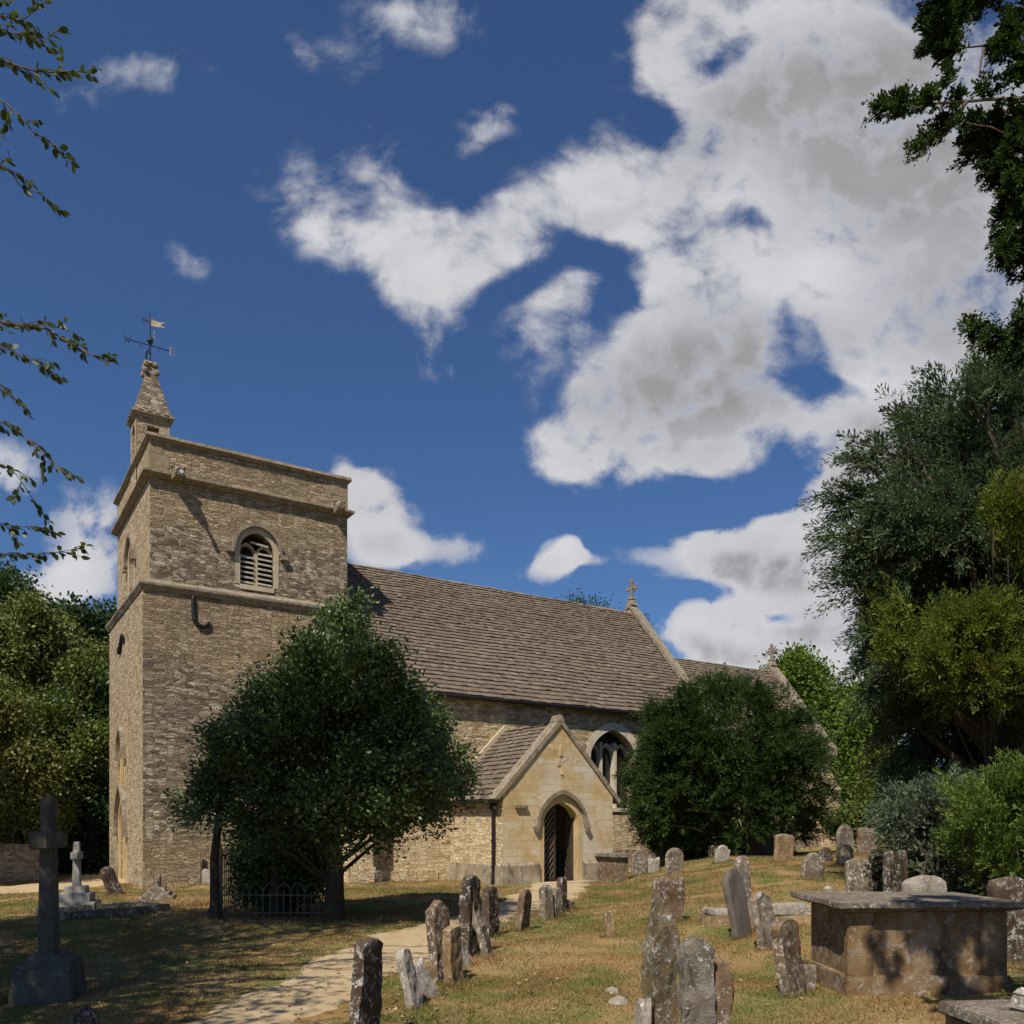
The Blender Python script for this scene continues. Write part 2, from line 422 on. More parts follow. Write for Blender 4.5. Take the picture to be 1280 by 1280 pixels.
def build_world():
    w = bpy.data.worlds.new('World'); C.world = w; w.use_nodes = True
    w.node_tree.nodes.clear()
    nt = NT(w.node_tree)
    D = nt.vmath('NORMALIZE', nt.coords('Generated'))
    fwd = nt.vmath('DOT_PRODUCT', D, (VX, VY, 0.0))
    sx = nt.vmath('DOT_PRODUCT', D, (RX, RY, 0.0))
    sz = nt.vmath('DOT_PRODUCT', D, (0, 0, 1.0))
    f = nt.math('MAXIMUM', fwd, 0.08)
    cmb = nt.node('ShaderNodeCombineXYZ', X=nt.math('DIVIDE', sx, f), Y=nt.math('DIVIDE', sz, f), Z=0.0).outputs[0]
    # cloud-edge turbulence, in the same plane of cloud
    wob = nt.vmath('SUBTRACT', nt.noise(cmb, 3.2, 3, .55, out=1), (.5,.5,.5))
    pq = nt.vmath('ADD', cmb, nt.vmath('SCALE', wob, scale=.085))
    def field(lst):
        tot = None; vec = pq
        for i, (cx, cy, rx, ry, rot, wt) in enumerate(lst):
            if i % 5 == 4:                              # chained so that the shader compiler works through the list in order
                vec = nt.vmath('ADD', pq, nt.node('ShaderNodeCombineXYZ', X=0.0, Y=0.0, Z=nt.math('MULTIPLY', tot, 1e-6)).outputs[0])
            mp = nt.node('ShaderNodeMapping', {'vector_type': 'TEXTURE'}, Vector=vec,
                         Location=((cx-640)/FPX, (HOR-cy)/FPX, 0), Rotation=(0, 0, R_(-rot)), Scale=(rx/FPX, ry/FPX, 1.0))
            ln = nt.vmath('LENGTH', mp.outputs[0])
            mr = nt.node('ShaderNodeMapRange', {'interpolation_type': 'SMOOTHSTEP'}, i0=ln, i1=1.42, i2=.15, i3=0.0, i4=wt)
            tot = mr.outputs[0] if tot is None else nt.math('ADD', tot, mr.outputs[0])
        return tot
    F = nt.math('SUBTRACT', nt.math('MINIMUM', field(CLOUDS), 1.2), nt.math('MULTIPLY', field(HOLES), 1.1))
    # turbulence: billows (smooth voronoi-like puffs) and drawn-out fibres
    str_ = nt.node('ShaderNodeMapping', {'vector_type': 'POINT'}, Vector=pq, Rotation=(0,0,R_(28)), Scale=(.75,1.35,1)).outputs[0]
    n1 = nt.noise(pq, 4.0, 4, .55, .1)
    n2 = nt.noise(str_, 9.0, 12, .66, .25)
    n3 = nt.noise(nt.vmath('ADD', pq, (2.2, 5.7, 0)), 24.0, 9, .70, .3)
    vo = nt.node('ShaderNodeTexVoronoi', {'voronoi_dimensions': '2D', 'feature': 'SMOOTH_F1'}, Vector=nt.vmath('ADD', pq, nt.vmath('SCALE', nt.noise(pq, 14.0, 4, .6, out=1), scale=.07)), Scale=15.0, Smoothness=.6, Randomness=1.0).outputs['Distance']
    vo2 = nt.node('ShaderNodeTexVoronoi', {'voronoi_dimensions': '2D', 'feature': 'SMOOTH_F1'}, Vector=nt.vmath('ADD', pq, nt.vmath('SCALE', nt.noise(pq, 30.0, 4, .6, out=1), scale=.035)), Scale=36.0, Smoothness=.5, Randomness=1.0).outputs['Distance']
    puff = nt.math('ADD', nt.math('SUBTRACT', .42, vo), nt.math('MULTIPLY', nt.math('SUBTRACT', .40, vo2), .7))
    nn = nt.math('ADD', nt.math('ADD', nt.math('MULTIPLY', nt.math('SUBTRACT', n1, .5), 1.3), nt.math('MULTIPLY', nt.math('SUBTRACT', n2, .5), 1.6)), nt.math('ADD', nt.math('MULTIPLY', nt.math('SUBTRACT', n3, .5), 1.2), nt.math('MULTIPLY', puff, .62)))
    namp = nt.math('ADD', .12, nt.math('MULTIPLY', nt.step(F, -.1, .40), .98))
    dens = nt.math('ADD', F, nt.math('MULTIPLY', nn, namp))
    # clouds elsewhere in the sky, out of this view
    ng = nt.noise(nt.vmath('MULTIPLY', D, (1,1,1.8)), 3.0, 7, .6)
    side = nt.step(fwd, .15, .45)
    other = nt.math('MULTIPLY', nt.math('SUBTRACT', ng, .45), 4.0)
    dens = nt.math('ADD', nt.math('MULTIPLY', dens, side), nt.math('MULTIPLY', other, nt.math('SUBTRACT', 1.0, side)))
    lowc = nt.node('ShaderNodeMapRange', i0=nt.math('DIVIDE', sz, f), i1=.50, i2=.36, i3=1.30, i4=.66).outputs[0]
    alpha = nt.math('MULTIPLY', nt.step(dens, .18, lowc), nt.math('ADD', .42, nt.math('MULTIPLY', nt.step(F, .25, .85), .58)))
    alpha = nt.math('MULTIPLY', alpha, nt.step(sz, -.02, .03))
    G = nt.math('MINIMUM', field(GREYS), 1.0)
    thick = nt.step(dens, .7, 1.5)
    relief = nt.math('ADD', nt.math('MULTIPLY', nt.math('SUBTRACT', n1, .5), -.9), nt.math('MULTIPLY', nt.math('SUBTRACT', n2, .5), -1.0))
    g = nt.math('ADD', nt.math('MULTIPLY', nt.math('MULTIPLY', thick, G), .76), nt.math('ADD', nt.math('MULTIPLY', relief, .62), .14), clamp=True)
    ccol = nt.ramp(g, [(0, (.69,.69,.715)), (.22, (.57,.57,.60)), (.55, (.43,.425,.45)), (1.0, (.29,.28,.29))])
    sky = nt.node('ShaderNodeTexSky', {'sky_type': 'NISHITA', 'sun_disc': False, 'sun_elevation': R_(SUN_EL), 'sun_rotation': R_(SUN_AZ),
                                        'altitude': 120.0, 'air_density': 1.0, 'dust_density': 1.1, 'ozone_density': 3.2})
    bg1 = nt.node('ShaderNodeBackground', Color=nt.mix(1.0, sky.outputs[0], (.74,1.0,1.34), 'MULTIPLY'), Strength=SKY_STR)
    bg2 = nt.node('ShaderNodeBackground', Color=ccol, Strength=.90)
    mx = nt.node('ShaderNodeMixShader', i0=alpha, i1=bg1.outputs[0], i2=bg2.outputs[0])
    o = nt.n.new('ShaderNodeOutputWorld'); nt.l.new(mx.outputs[0], o.inputs[0])
    w.cycles.sampling_method = 'MANUAL'; w.cycles.sample_map_resolution = 512

build_world()
sl = bpy.data.lights.new('sun', 'SUN'); sl.energy = 5.0; sl.angle = R_(0.53); sl.color = (1.0, .905, .765)
so = bpy.data.objects.new('sun', sl); COL.objects.link(so)
_az, _el = R_(SUN_AZ), R_(SUN_EL)
_sd = Vector((math.sin(_az)*math.cos(_el), math.cos(_az)*math.cos(_el), math.sin(_el)))
so.rotation_euler = _sd.to_track_quat('Z', 'Y').to_euler(); so.location = (-30, -30, 50)

cam = bpy.data.cameras.new('camera'); co_ = bpy.data.objects.new('camera', cam); COL.objects.link(co_)
co_.location = (0, 0, EYE); co_.rotation_euler = (R_(90), 0, -HEAD)
cam.sensor_width = 36.0; cam.sensor_fit = 'HORIZONTAL'; cam.lens = FPX/1280*36; cam.shift_y = (HOR-640)/1280
cam.clip_start = .05; cam.clip_end = 6000
C.camera = co_
C.view_settings.view_transform = 'Standard'; C.view_settings.look = 'None'; C.view_settings.exposure = 0.14; C.view_settings.gamma = 1.0
C.render.engine = 'CYCLES'
C.cycles.max_bounces = 6; C.cycles.diffuse_bounces = 3; C.cycles.transmission_bounces = 4; C.cycles.transparent_max_bounces = 6
C.render.film_transparent = False
# ------------------------------------------------------------------ church materials
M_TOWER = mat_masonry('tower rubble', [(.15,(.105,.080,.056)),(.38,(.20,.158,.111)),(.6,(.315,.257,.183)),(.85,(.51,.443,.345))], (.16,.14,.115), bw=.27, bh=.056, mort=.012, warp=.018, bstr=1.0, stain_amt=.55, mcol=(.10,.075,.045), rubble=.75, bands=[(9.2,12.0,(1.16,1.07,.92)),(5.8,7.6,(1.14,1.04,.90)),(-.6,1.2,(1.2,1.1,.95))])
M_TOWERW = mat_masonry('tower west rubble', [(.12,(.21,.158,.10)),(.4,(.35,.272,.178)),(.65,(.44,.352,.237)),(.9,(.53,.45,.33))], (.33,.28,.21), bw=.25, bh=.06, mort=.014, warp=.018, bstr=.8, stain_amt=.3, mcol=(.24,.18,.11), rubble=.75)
M_NAVE = mat_masonry('nave coursed rubble', [(.12,(.21,.15,.075)),(.38,(.38,.28,.15)),(.62,(.52,.41,.25)),(.88,(.62,.54,.40))], (.50,.44,.35), bw=.30, bh=.066, mort=.010, warp=.016, bstr=.8, stain_amt=.55, mcol=(.20,.14,.07), rubble=.62, bands=[(-.6,2.0,(1.5,1.5,1.55))])
M_PORCH = mat_masonry('porch ashlar', [(.2,(.34,.23,.11)),(.40,(.46,.335,.165)),(.56,(.53,.425,.265)),(.74,(.58,.53,.43))], (.52,.49,.44), bw=.55, bh=.19, mort=.006, warp=.016, bstr=.5, stain_amt=1.0, mcol=(.30,.22,.12), ashlar=True)
M_PLINTH = mat_dressed('weathered plinth stone', [(.3,(.17,.13,.08)),(.55,(.33,.27,.19)),(.8,(.50,.46,.38))], lichen=(.50,.48,.44), dark=(.07,.06,.045), l_amt=.5, d_amt=.7, scale=.9)
M_DRESS = mat_dressed('dressed limestone', [(.3,(.38,.31,.20)),(.6,(.48,.41,.29)),(.8,(.54,.49,.38))], lichen=(.50,.48,.43), dark=(.15,.12,.08), l_amt=.3, d_amt=.4, bstr=.25)
M_DRESSG = mat_dressed('golden dressed stone', [(.3,(.44,.32,.15)),(.6,(.52,.40,.21)),(.8,(.56,.46,.29))], lichen=(.52,.48,.40), dark=(.22,.16,.08), l_amt=.3, d_amt=.3, bstr=.25)
M_WEATH = mat_dressed('weathered string course', [(.3,(.16,.125,.085)),(.6,(.27,.22,.155)),(.8,(.38,.34,.27))], lichen=(.55,.53,.48), dark=(.05,.042,.032), l_amt=.75, d_amt=.6, bstr=.5, scale=1.6)
M_CREAM = mat_dressed('cream window stone', [(.3,(.50,.44,.32)),(.6,(.60,.54,.42)),(.8,(.66,.61,.50))], l_amt=.15, d_amt=.25, bstr=.2)
M_QUOIN = mat_dressed('weathered corner stone', [(.3,(.21,.16,.09)),(.6,(.31,.245,.15)),(.8,(.40,.34,.24))], lichen=(.50,.48,.43), dark=(.10,.08,.05), l_amt=.5, d_amt=.5, bstr=.5, scale=1.8)
M_SLATE = mat_slate('stone roof slates')
M_IRON = mat_plain('black painted iron', (.018,.017,.017), .55, .3)
M_LEAD = mat_plain('lead', (.20,.205,.21), .55, .4)
M_WOOD = mat_plain('dark oak', (.055,.038,.026), .75, 0, .4, 14)
M_LATH = mat_plain('weathered oak lath', (.13,.10,.075), .8, 0, .35, 14)
M_DARK = mat_plain('interior plaster darkened as shade', (.045,.038,.03), .95)  # interior shade put into a near-black plaster colour
M_LOUV = mat_dressed('limestone louvre', [(.3,(.42,.38,.30)),(.6,(.52,.48,.40)),(.8,(.58,.54,.47))], l_amt=.2, d_amt=.25)
M_GILT = mat_plain('faded gilded metal', (.52,.42,.29), .5, .2)
M_BLUEPIPE = mat_plain('weathered pale lead pipe', (.36,.38,.41), .5, .3)

m, nt = new_mat('leaded window glass')
_uv = nt.coords('UV')
_b = nt.node('ShaderNodeTexBrick', {'offset': 0.0}, Vector=_uv, Color1=(.012,.018,.019), Color2=(.022,.032,.034), Mortar=(.03,.03,.03), Scale=1.0, Mortar_Size=.006, Brick_Width=.11, Row_Height=.14)
out(nt, _b.outputs[0], .18, nt.bump(nt.noise(_uv, 14, 2), .25, .02), .5)
M_GLASS = m

# ------------------------------------------------------------------ shapes
X1, X0, Z1 = (1,0,0), (-1,0,0), (0,0,1)

def arch(cx, a, zs, za, n=12, pointed=True):
    """points of an arch from the left springing over the apex to the right springing"""
    r = za-zs; pts = []
    if pointed and r >= a:
        R = (a*a+r*r)/(2*a)
        th = math.asin(r/R)
        for i in range(n+1):
            t = th*i/n
            pts.append((cx - a + R - R*math.cos(t), zs + R*math.sin(t)))
    else:
        for i in range(n+1):
            s = -math.cos(math.pi/2*i/n)
            pts.append((cx + a*s, zs + r*(.80*math.sqrt(max(0,1-s*s)) + .20*(1-abs(s)))))
    return pts + [(2*cx-p[0], p[1]) for p in reversed(pts[:-1])]

def opening(cx, a, z0, zs, za, n=10, pointed=True):
    return [(cx-a, z0)] + arch(cx, a, zs, za, n, pointed) + [(cx+a, z0)]

def rect(a, b, c, d):
    return [(a,c),(b,c),(b,d),(a,d)]

def slates(mb, O, along, up, L, S, rng, c0=.30, c1=.15, left=0.0, right=0.0, wmin=.12, wmax=.29):
    """individual stone slates laid in diminishing courses on a roof slope; left/right let the course ends follow a raking verge"""
    O = Vector(O); A = Vector(along).normalized(); Uu = Vector(up).normalized(); N = A.cross(Uu)
    if N.z < 0: N = -N
    s = -0.05; rows = []
    while s < S-.02:
        rows.append(s); s += c0 + (c1-c0)*min(1, max(0, s/S))
    rows.append(S)
    for i in range(len(rows)-1):
        s0, s1 = rows[i], min(rows[i+1]+.10, S)
        sh = rows[i+1]-rows[i]
        f = (rows[i]+.05)/S
        u = left*f + rng.uniform(-.15, 0); end = L - right*f
        lift_r = rng.uniform(-.004, .004)
        while u < end:
            w = rng.uniform(wmin, wmax)*(1-.3*f)
            u0 = max(u, left*f); u1 = min(u+w-.008, end)
            if u1-u0 > .03:
                e = rng.uniform(-.014, .012); t = .020+rng.uniform(0,.016); bow = rng.uniform(-.006,.006)
                tl = .030+lift_r+rng.uniform(-.006,.010)
                P = lambda a, b, h: O + A*a + Uu*b + N*h
                b0 = s0+e
                mb.hexa([P(u0,b0,tl-.02), P(u1,b0+rng.uniform(-.008,.008),tl-.02+bow), P(u1,s1,-.012), P(u0,s1,-.012),
                         P(u0,b0,tl+t), P(u1,b0+rng.uniform(-.008,.008),tl+t+bow), P(u1,s1,.006), P(u0,s1,.006)], t=min(1,max(0,rng.gauss(.5,.15))))
            u += w

def ridge_tiles(mb, a, b, rng, w=.16, seg=.42):
    a = Vector(a); b = Vector(b); L = (b-a).length; d = (b-a)/L
    side = Vector((-d.y, d.x, 0)); u = 0
    while u < L-.05:
        u1 = min(u+seg*rng.uniform(.85,1.15), L)
        h = rng.uniform(-.012,.012)+.03
        p, q = a+d*u, a+d*(u1-.01)
        for s_ in (-1,1):
            o1 = side*s_*w - Vector((0,0,w*1.05))
            mb.quad(p+Vector((0,0,h)), q+Vector((0,0,h)), q+o1+Vector((0,0,h)), p+o1+Vector((0,0,h)), t=rng.random())
            mb.quad(p+o1+Vector((0,0,h)), q+o1+Vector((0,0,h)), q+o1+Vector((0,0,h-.05)), p+o1+Vector((0,0,h-.05)), t=rng.random())
        mb.quad(p+Vector((0,0,h)), p+side*w-Vector((0,0,w*1.05-h)), p-side*w-Vector((0,0,w*1.05-h)))
        u = u1

def rough(mb, amp=.01, sc=2.5, seed=0):
    """uneven old stonework: nudge vertices"""
    for i, p in enumerate(mb.v):
        q = Vector(p)*sc + Vector((seed, seed*.7, 0))
        mb.v[i] = (p[0]+amp*noise.noise(q), p[1]+amp*noise.noise(q+Vector((9,0,0))), p[2]+amp*noise.noise(q+Vector((0,9,0))))

def cut_box(mb, x0, x1, y0, y1, z0, z1, step=.5, amp=.012, seed=0):
    """a long moulded course broken into separate blocks with slight misalignments"""
    rng = random.Random(seed)
    lx, ly = x1-x0, y1-y0
    ax = 0 if lx >= ly else 1
    L = max(lx, ly); u = 0
    while u < L-1e-6:
        u1 = min(u+step*rng.uniform(.7,1.4), L)
        if L-u1 < .15: u1 = L
        j = [rng.uniform(-amp, amp) for _ in range(4)]
        if ax == 0: mb.box(x0+u, x0+u1-.004, y0+j[0], y1+j[1], z0+j[2]*.4, z1+j[3]*.7)
        else: mb.box(x0+j[0], x1+j[1], y0+u, y0+u1-.004, z0+j[2]*.4, z1+j[3]*.7)
        u = u1

rngS = random.Random(5)
church = empty('church', (13, 24, 0), 'old golden stone parish church with square west tower, nave, chancel and gabled south porch', 'church')

# ------------------------------------------------------------------ tower
TX0, TX1, TY0, TY1 = 3.79, 9.48, 22.96, 28.72
UX0, UX1, UY0, UY1 = 3.99, 9.28, 23.16, 28.52
ZS, ZC, ZP, ZT = 7.62, 10.42, 10.60, 11.40
def walls4(mb, x0, x1, y0, y1, z0, z1, faces='SNEW'):
    if 'S' in faces: mb.quad((x0,y0,z0),(x1,y0,z0),(x1,y0,z1),(x0,y0,z1))
    if 'N' in faces: mb.quad((x1,y1,z0),(x0,y1,z0),(x0,y1,z1),(x1,y1,z1))
    if 'E' in faces: mb.quad((x1,y0,z0),(x1,y1,z0),(x1,y1,z1),(x1,y0,z1))
    if 'W' in faces: mb.quad((x0,y1,z0),(x0,y0,z0),(x0,y0,z1),(x0,y1,z1))
t_ = MB()
walls4(t_, TX0, TX1, TY0, TY1, -.6, ZS, 'SNE')
# belfry stage, south face with its two-light opening
BX, BA = 6.70, .46
bel = opening(BX, BA, 8.02, 8.95, 9.47, 10)
t_.panel((0,UY0,0), X1, Z1, rect(UX0,UX1,ZS,ZC), [bel], .42, (0,-1,0))
walls4(t_, UX0, UX1, UY0, UY1, ZS, ZC, 'NE')
walls4(t_, UX0, UX1, UY0, UY1, ZC, ZT, 'SNE')
t_.quad((UX0,UY0,ZT-.02),(UX1,UY0,ZT-.02),(UX1,UY1,ZT-.02),(UX0,UY1,ZT-.02))
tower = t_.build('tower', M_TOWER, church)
# west face: warmer stone, better light put into its colour, with its blind openings
w_ = MB()
WYC = 26.25
wdoor = opening(WYC-.1, .62, -.3, 1.45, 2.50, 10)
wlan = opening(WYC-.15, .30, 2.75, 3.6, 4.1, 8)
w_.panel((TX0,0,0), (0,1,0), Z1, rect(TY0,TY1,-.6,ZS), [wdoor, wlan], .30, (-1,0,0))
wbel = opening(25.95, .46, 8.02, 8.95, 9.47, 10)
w_.panel((UX0,0,0), (0,1,0), Z1, rect(UY0,UY1,ZS,ZC), [wbel], .42, (-1,0,0))
walls4(w_, UX0, UX1, UY0, UY1, ZC, ZT, 'W')
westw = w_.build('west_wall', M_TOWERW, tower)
# openings: glass, louvres
for (O, U, N, h, cx, fr) in (((0,UY0,0), X1, (0,-1,0), bel, BX, 'S'), ((UX0,0,0), (0,1,0), (-1,0,0), wbel, 25.95, 'W')):
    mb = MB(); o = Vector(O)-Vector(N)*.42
    mb.quad(*[o+Vector(U)*q[0]+Vector((0,0,q[1])) for q in h])  # dark sheet stands for the shaded chamber behind the louvres
    mb.build('belfry_shade_sheet', M_DARK, tower)
    f = MB(); Ov = Vector(O)
    def P(u, z, dep): return tuple(Ov+Vector(U)*u+Vector((0,0,z))-Vector(N)*dep)
    # mullion and the two light heads
    for (u0,u1,z0,z1,d0,d1) in ((cx-.055,cx+.055,8.02,9.02,.13,.30), (cx-BA,cx+BA,7.90,8.03,-.03,.40)):
        f.hexa([P(u0,z0,d0),P(u1,z0,d0),P(u1,z0,d1),P(u0,z0,d1),P(u0,z1,d0),P(u1,z1,d0),P(u1,z1,d1),P(u0,z1,d1)])
    for c in (cx-.235, cx+.235):
        f.band(Vector(O)-Vector(N)*.13, U, Z1, N, arch(c,.175,8.93,9.12,6), arch(c,.215,8.93,9.20,6), -.15, 0)
    f.band(Vector(O)-Vector(N)*.0, U, Z1, N, [(cx-BA+.006,8.03)]+arch(cx,BA-.006,8.95,9.46,10)+[(cx+BA-.006,8.03)],
           [(cx-BA-.13,8.03)]+arch(cx,BA+.13,8.95,9.62,10)+[(cx+BA+.13,8.03)], -.02, .012)
    f.build('belfry_window_frame', M_DRESS, tower)
    for c in (cx-.245, cx+.245):
        for k in range(7):
            z = 8.10+k*.135
            if k == 6 and c < cx: continue
            l = MB(); a = .185
            l.hexa([P(c-a,z,.09),P(c+a,z-.01,.09),P(c+a,z+.10,.30),P(c-a,z+.11,.30),P(c-a,z+.032,.085),P(c+a,z+.022,.085),P(c+a,z+.135,.30),P(c-a,z+.145,.30)])
            l.build('louvre', M_LOUV, tower)
    l = MB(); l.hexa([P(cx-.14,9.18,.06),P(cx+.33,9.13,.06),P(cx+.33,9.22,.3),P(cx-.14,9.27,.3),P(cx-.14,9.235,.055),P(cx+.33,9.18,.055),P(cx+.33,9.27,.3),P(cx-.14,9.32,.3)])
    l.build('louvre', M_LOUV, tower)
    hm = MB(); hi = [(cx-BA-.15,8.93)]+arch(cx,BA+.13,8.98,9.62,12)+[(cx+BA+.15,8.93)]; ho = [(cx-BA-.24,8.93)]+arch(cx,BA+.22,8.98,9.73,12)+[(cx+BA+.24,8.93)]
    hm.band(O, U, Z1, N, hi, ho, -.01, .11)
    for s_ in (-1,1):
        u = cx+s_*(BA+.26)
        hm.hexa([P(u-.09,8.83,-.13),P(u+.09,8.83,-.13),P(u+.09,8.83,.01),P(u-.09,8.83,.01),P(u-.09,8.95,-.13),P(u+.09,8.95,-.13),P(u+.09,8.95,.01),P(u-.09,8.95,.01)])
    hm.build('hood_mould', M_WEATH, tower)
# west door and lancet
for (h, cx, a, z0, zs, za, dep, mt, nm) in ((wdoor, WYC-.1, .62, -.3, 1.45, 2.50, .30, M_DRESSG, 'west_window'), (wlan, WYC-.15, .30, 2.75, 3.6, 4.1, .30, M_DRESSG, 'lancet_window')):
    O = Vector((TX0,0,0)); U = Vector((0,1,0)); N = Vector((-1,0,0))
    g = MB(); g.quad(*[O-N*dep+U*q[0]+Vector((0,0,q[1])) for q in h]); g.build(nm, M_GLASS if a < .5 else M_DRESS, tower)
    f = MB()
    ins = [(cx-a*.62, z0)]+arch(cx,a*.62,zs,za-a*.45,10)+[(cx+a*.62,z0)]
    ous = [(cx-a+.005, z0)]+arch(cx,a-.005,zs,za-.008,10)+[(cx+a-.005,z0)]
    f.band(O, U, Z1, N, ins, ous, -.28, -.10)
    ous2 = [(cx-a-.14, z0)]+arch(cx,a+.14,zs,za+.16,10)+[(cx+a+.14,z0)]
    f.band(O, U, Z1, N, ous, ous2, -.05, .012)
    if a > .5:
        for s_ in (-.16,.16): f.box(TX0+.12, TX0+.26, cx+s_-.06, cx+s_+.06, -.3, 1.9)
    f.build('window_frame', mt, tower)
    hm = MB(); e = .20
    hm.band(O, U, Z1, N, [(cx-a-.12,zs-.1)]+arch(cx,a+.12,zs,za+.14,12)+[(cx+a+.12,zs-.1)], [(cx-a-.22,zs-.1)]+arch(cx,a+.22,zs,za+.26,12)+[(cx+a+.22,zs-.1)], -.01, .13)
    for s_ in (-1,1): hm.box(TX0-.15, TX0+.01, cx+s_*(a+.19)-.08, cx+s_*(a+.19)+.08, zs-.20, zs-.08)
    hm.build('hood_mould', M_WEATH, tower)
# quoins: large paler corner stones on the south-west angle
q_ = MB(); z = -.3; k = 0
while z < ZS-.3:
    h = rngS.uniform(.22,.36); a, b = (.42,.24) if k % 2 else (.24,.42)
    q_.box(TX0-.010, TX0+a, TY0-.010, TY0+.02, z, z+h-.012)
    q_.box(TX0-.010, TX0+.02, TY0-.010, TY0+b, z, z+h-.012)
    z += h; k += 1
# string courses: sloped weathering stage, cornice, coping
sc = MB()
def ring(mb, x0,x1,y0,y1,z0,z1,p0,p1,step=.62,seed=1):
    """projecting course round a square stage, p0 proud at the bottom and p1 at the top, cut into blocks"""
    rng = random.Random(seed)
    cs = [(x0,y0),(x1,y0),(x1,y1),(x0,y1)]; dirs = [(0,-1),(1,0),(0,1),(-1,0)]
    for i in range(4):
        a = Vector((*cs[i],0)); b = Vector((*cs[(i+1)%4],0)); n = Vector((*dirs[i],0)); d = (b-a).normalized(); L = (b-a).length
        u = 0
        while u < L-1e-6:
            u1 = min(u+step*rng.uniform(.7,1.4), L)
            if L-u1 < .2: u1 = L
            j = rng.uniform(-.008,.008); k = rng.uniform(-.012,.012)
            e0 = p0 if u == 0 else 0; e1 = p0 if u1 == L else 0
            g0 = p1 if u == 0 else 0; g1 = p1 if u1 == L else 0
            mb.hexa([a+d*(u-e0)+n*(p0+j)+Vector((0,0,z0)), a+d*(u1+e1-.004)+n*(p0+j)+Vector((0,0,z0)), a+d*u1-n*.06+Vector((0,0,z0)), a+d*u-n*.06+Vector((0,0,z0)),
                     a+d*(u-g0)+n*(p1+j)+Vector((0,0,z1+k)), a+d*(u1+g1-.004)+n*(p1+j)+Vector((0,0,z1+k)), a+d*u1-n*.06+Vector((0,0,z1+k)), a+d*u-n*.06+Vector((0,0,z1+k))])
            u = u1
ring(sc, TX0,TX1,TY0,TY1, ZS-.14, ZS-.02, .03, .10, seed=1)
ring(sc, TX0,TX1,TY0,TY1, ZS-.02, ZS+.04, .10, .10, seed=2)
ring(sc, UX0,UX1,UY0,UY1, ZS+.035, ZS+.20, .29, .015, seed=3)
sc.build('string_course', M_WEATH, tower)
sc = MB()
ring(sc, UX0,UX1,UY0,UY1, ZC-.02, ZC+.07, .03, .15, seed=4)
ring(sc, UX0,UX1,UY0,UY1, ZC+.07, ZC+.125, .17, .17, seed=5)
ring(sc, UX0,UX1,UY0,UY1, ZC+.12, ZC+.20, .16, .01, seed=6)
sc.build('cornice', M_WEATH, tower)
cp = MB()
ring(cp, UX0,UX1,UY0,UY1, ZT-.05, ZT+.02, .03, .10, seed=7)
ring(cp, UX0,UX1,UY0,UY1, ZT+.02, ZT+.11, .11, .09, step=.8, seed=8)
# inner part of the coping
for (a,b,c,d) in ((UX0-.02,UX1+.02,UY0-.02,UY0+.32),(UX0-.02,UX1+.02,UY1-.32,UY1+.02),(UX0-.02,UX0+.32,UY0+.32,UY1-.32),(UX1-.32,UX1+.02,UY0+.32,UY1-.32)):
    cp.box(a,b,c,d,ZT-.02,ZT+.12)
cp.build('parapet_coping', M_WEATH, tower)
# parapet corner stones
for (x0_,x1_,y1_,z0_,z1_) in ((UX0-.012,UX0+.46,UY0+.4,ZC+.20,ZC+.60),(UX0-.010,UX0+.30,UY0+.3,ZC+.608,ZT-.05),(UX1-.36,UX1+.012,UY0+.2,ZC+.20,ZC+.53),(UX1-.50,UX1+.010,UY0+.2,ZC+.538,ZT-.05)):
    pc = MB(); pc.box(x0_,x1_,UY0-.012,y1_,z0_,z1_); pc.build('corner_stone', M_QUOIN, tower)
# water spouts on the cornice
for (x, pipe) in ((UX0+.62, True), (UX1-.35, False)):
    g = MB()
    y = UY0
    g.hexa([(x-.13,y,ZC-.05),(x+.13,y,ZC-.05),(x+.13,y+.2,ZC-.05),(x-.13,y+.2,ZC-.05),(x-.15,y,ZC+.26),(x+.15,y,ZC+.26),(x+.15,y+.2,ZC+.26),(x-.15,y+.2,ZC+.26)])
    g.hexa([(x-.10,y-.42,ZC+.00),(x+.10,y-.42,ZC+.00),(x+.13,y,ZC-.05),(x-.13,y,ZC-.05),(x-.12,y-.42,ZC+.19),(x+.12,y-.42,ZC+.19),(x+.15,y,ZC+.26),(x-.15,y,ZC+.26)])
    g.tube([(x,y-.36,ZC+.12),(x,y-.50,ZC+.10)], [.14,.10], 8)
    for s_ in (-1,1):
        g.tube([(x+s_*.10,y-.26,ZC+.18),(x+s_*.15,y-.34,ZC+.27)], [.06,.03], 6)
    rough(g, .03, 6, x)
    g.build('water_spout', M_WEATH, tower)
    if pipe:
        g = MB(); g.tube([(x+.02,y-.40,ZC+.10),(x+.03,y-.62,ZC+.04),(x+.03,y-.72,ZC-.07)], [.045,.045,.05], 8); g.build('spout_pipe', M_BLUEPIPE, tower)
# iron wall ties
ti = MB(); x, y = 4.99, TY0-.04
ti.tube([(x,y+.06,7.50),(x,y,7.40),(x+.01,y,7.05),(x+.03,y,6.86),(x+.12,y,6.73),(x+.26,y,6.70),(x+.38,y,6.78),(x+.41,y,6.86)], [.05,.05,.05,.055,.055,.05,.045,.03], 6)
ti.build('wall_tie', M_IRON, tower)
ti = MB(); y0 = 26.2; xx = TX0-.04
ti.tube([(xx,y0-.40,6.60),(xx,y0-.46,6.76),(xx,y0-.22,6.88),(xx,y0,6.72),(xx,y0+.16,6.54),(xx,y0+.42,6.48),(xx,y0+.50,6.66)], [.035,.045,.05,.05,.05,.045,.03], 6)
ti.build('wall_tie', M_IRON, tower)

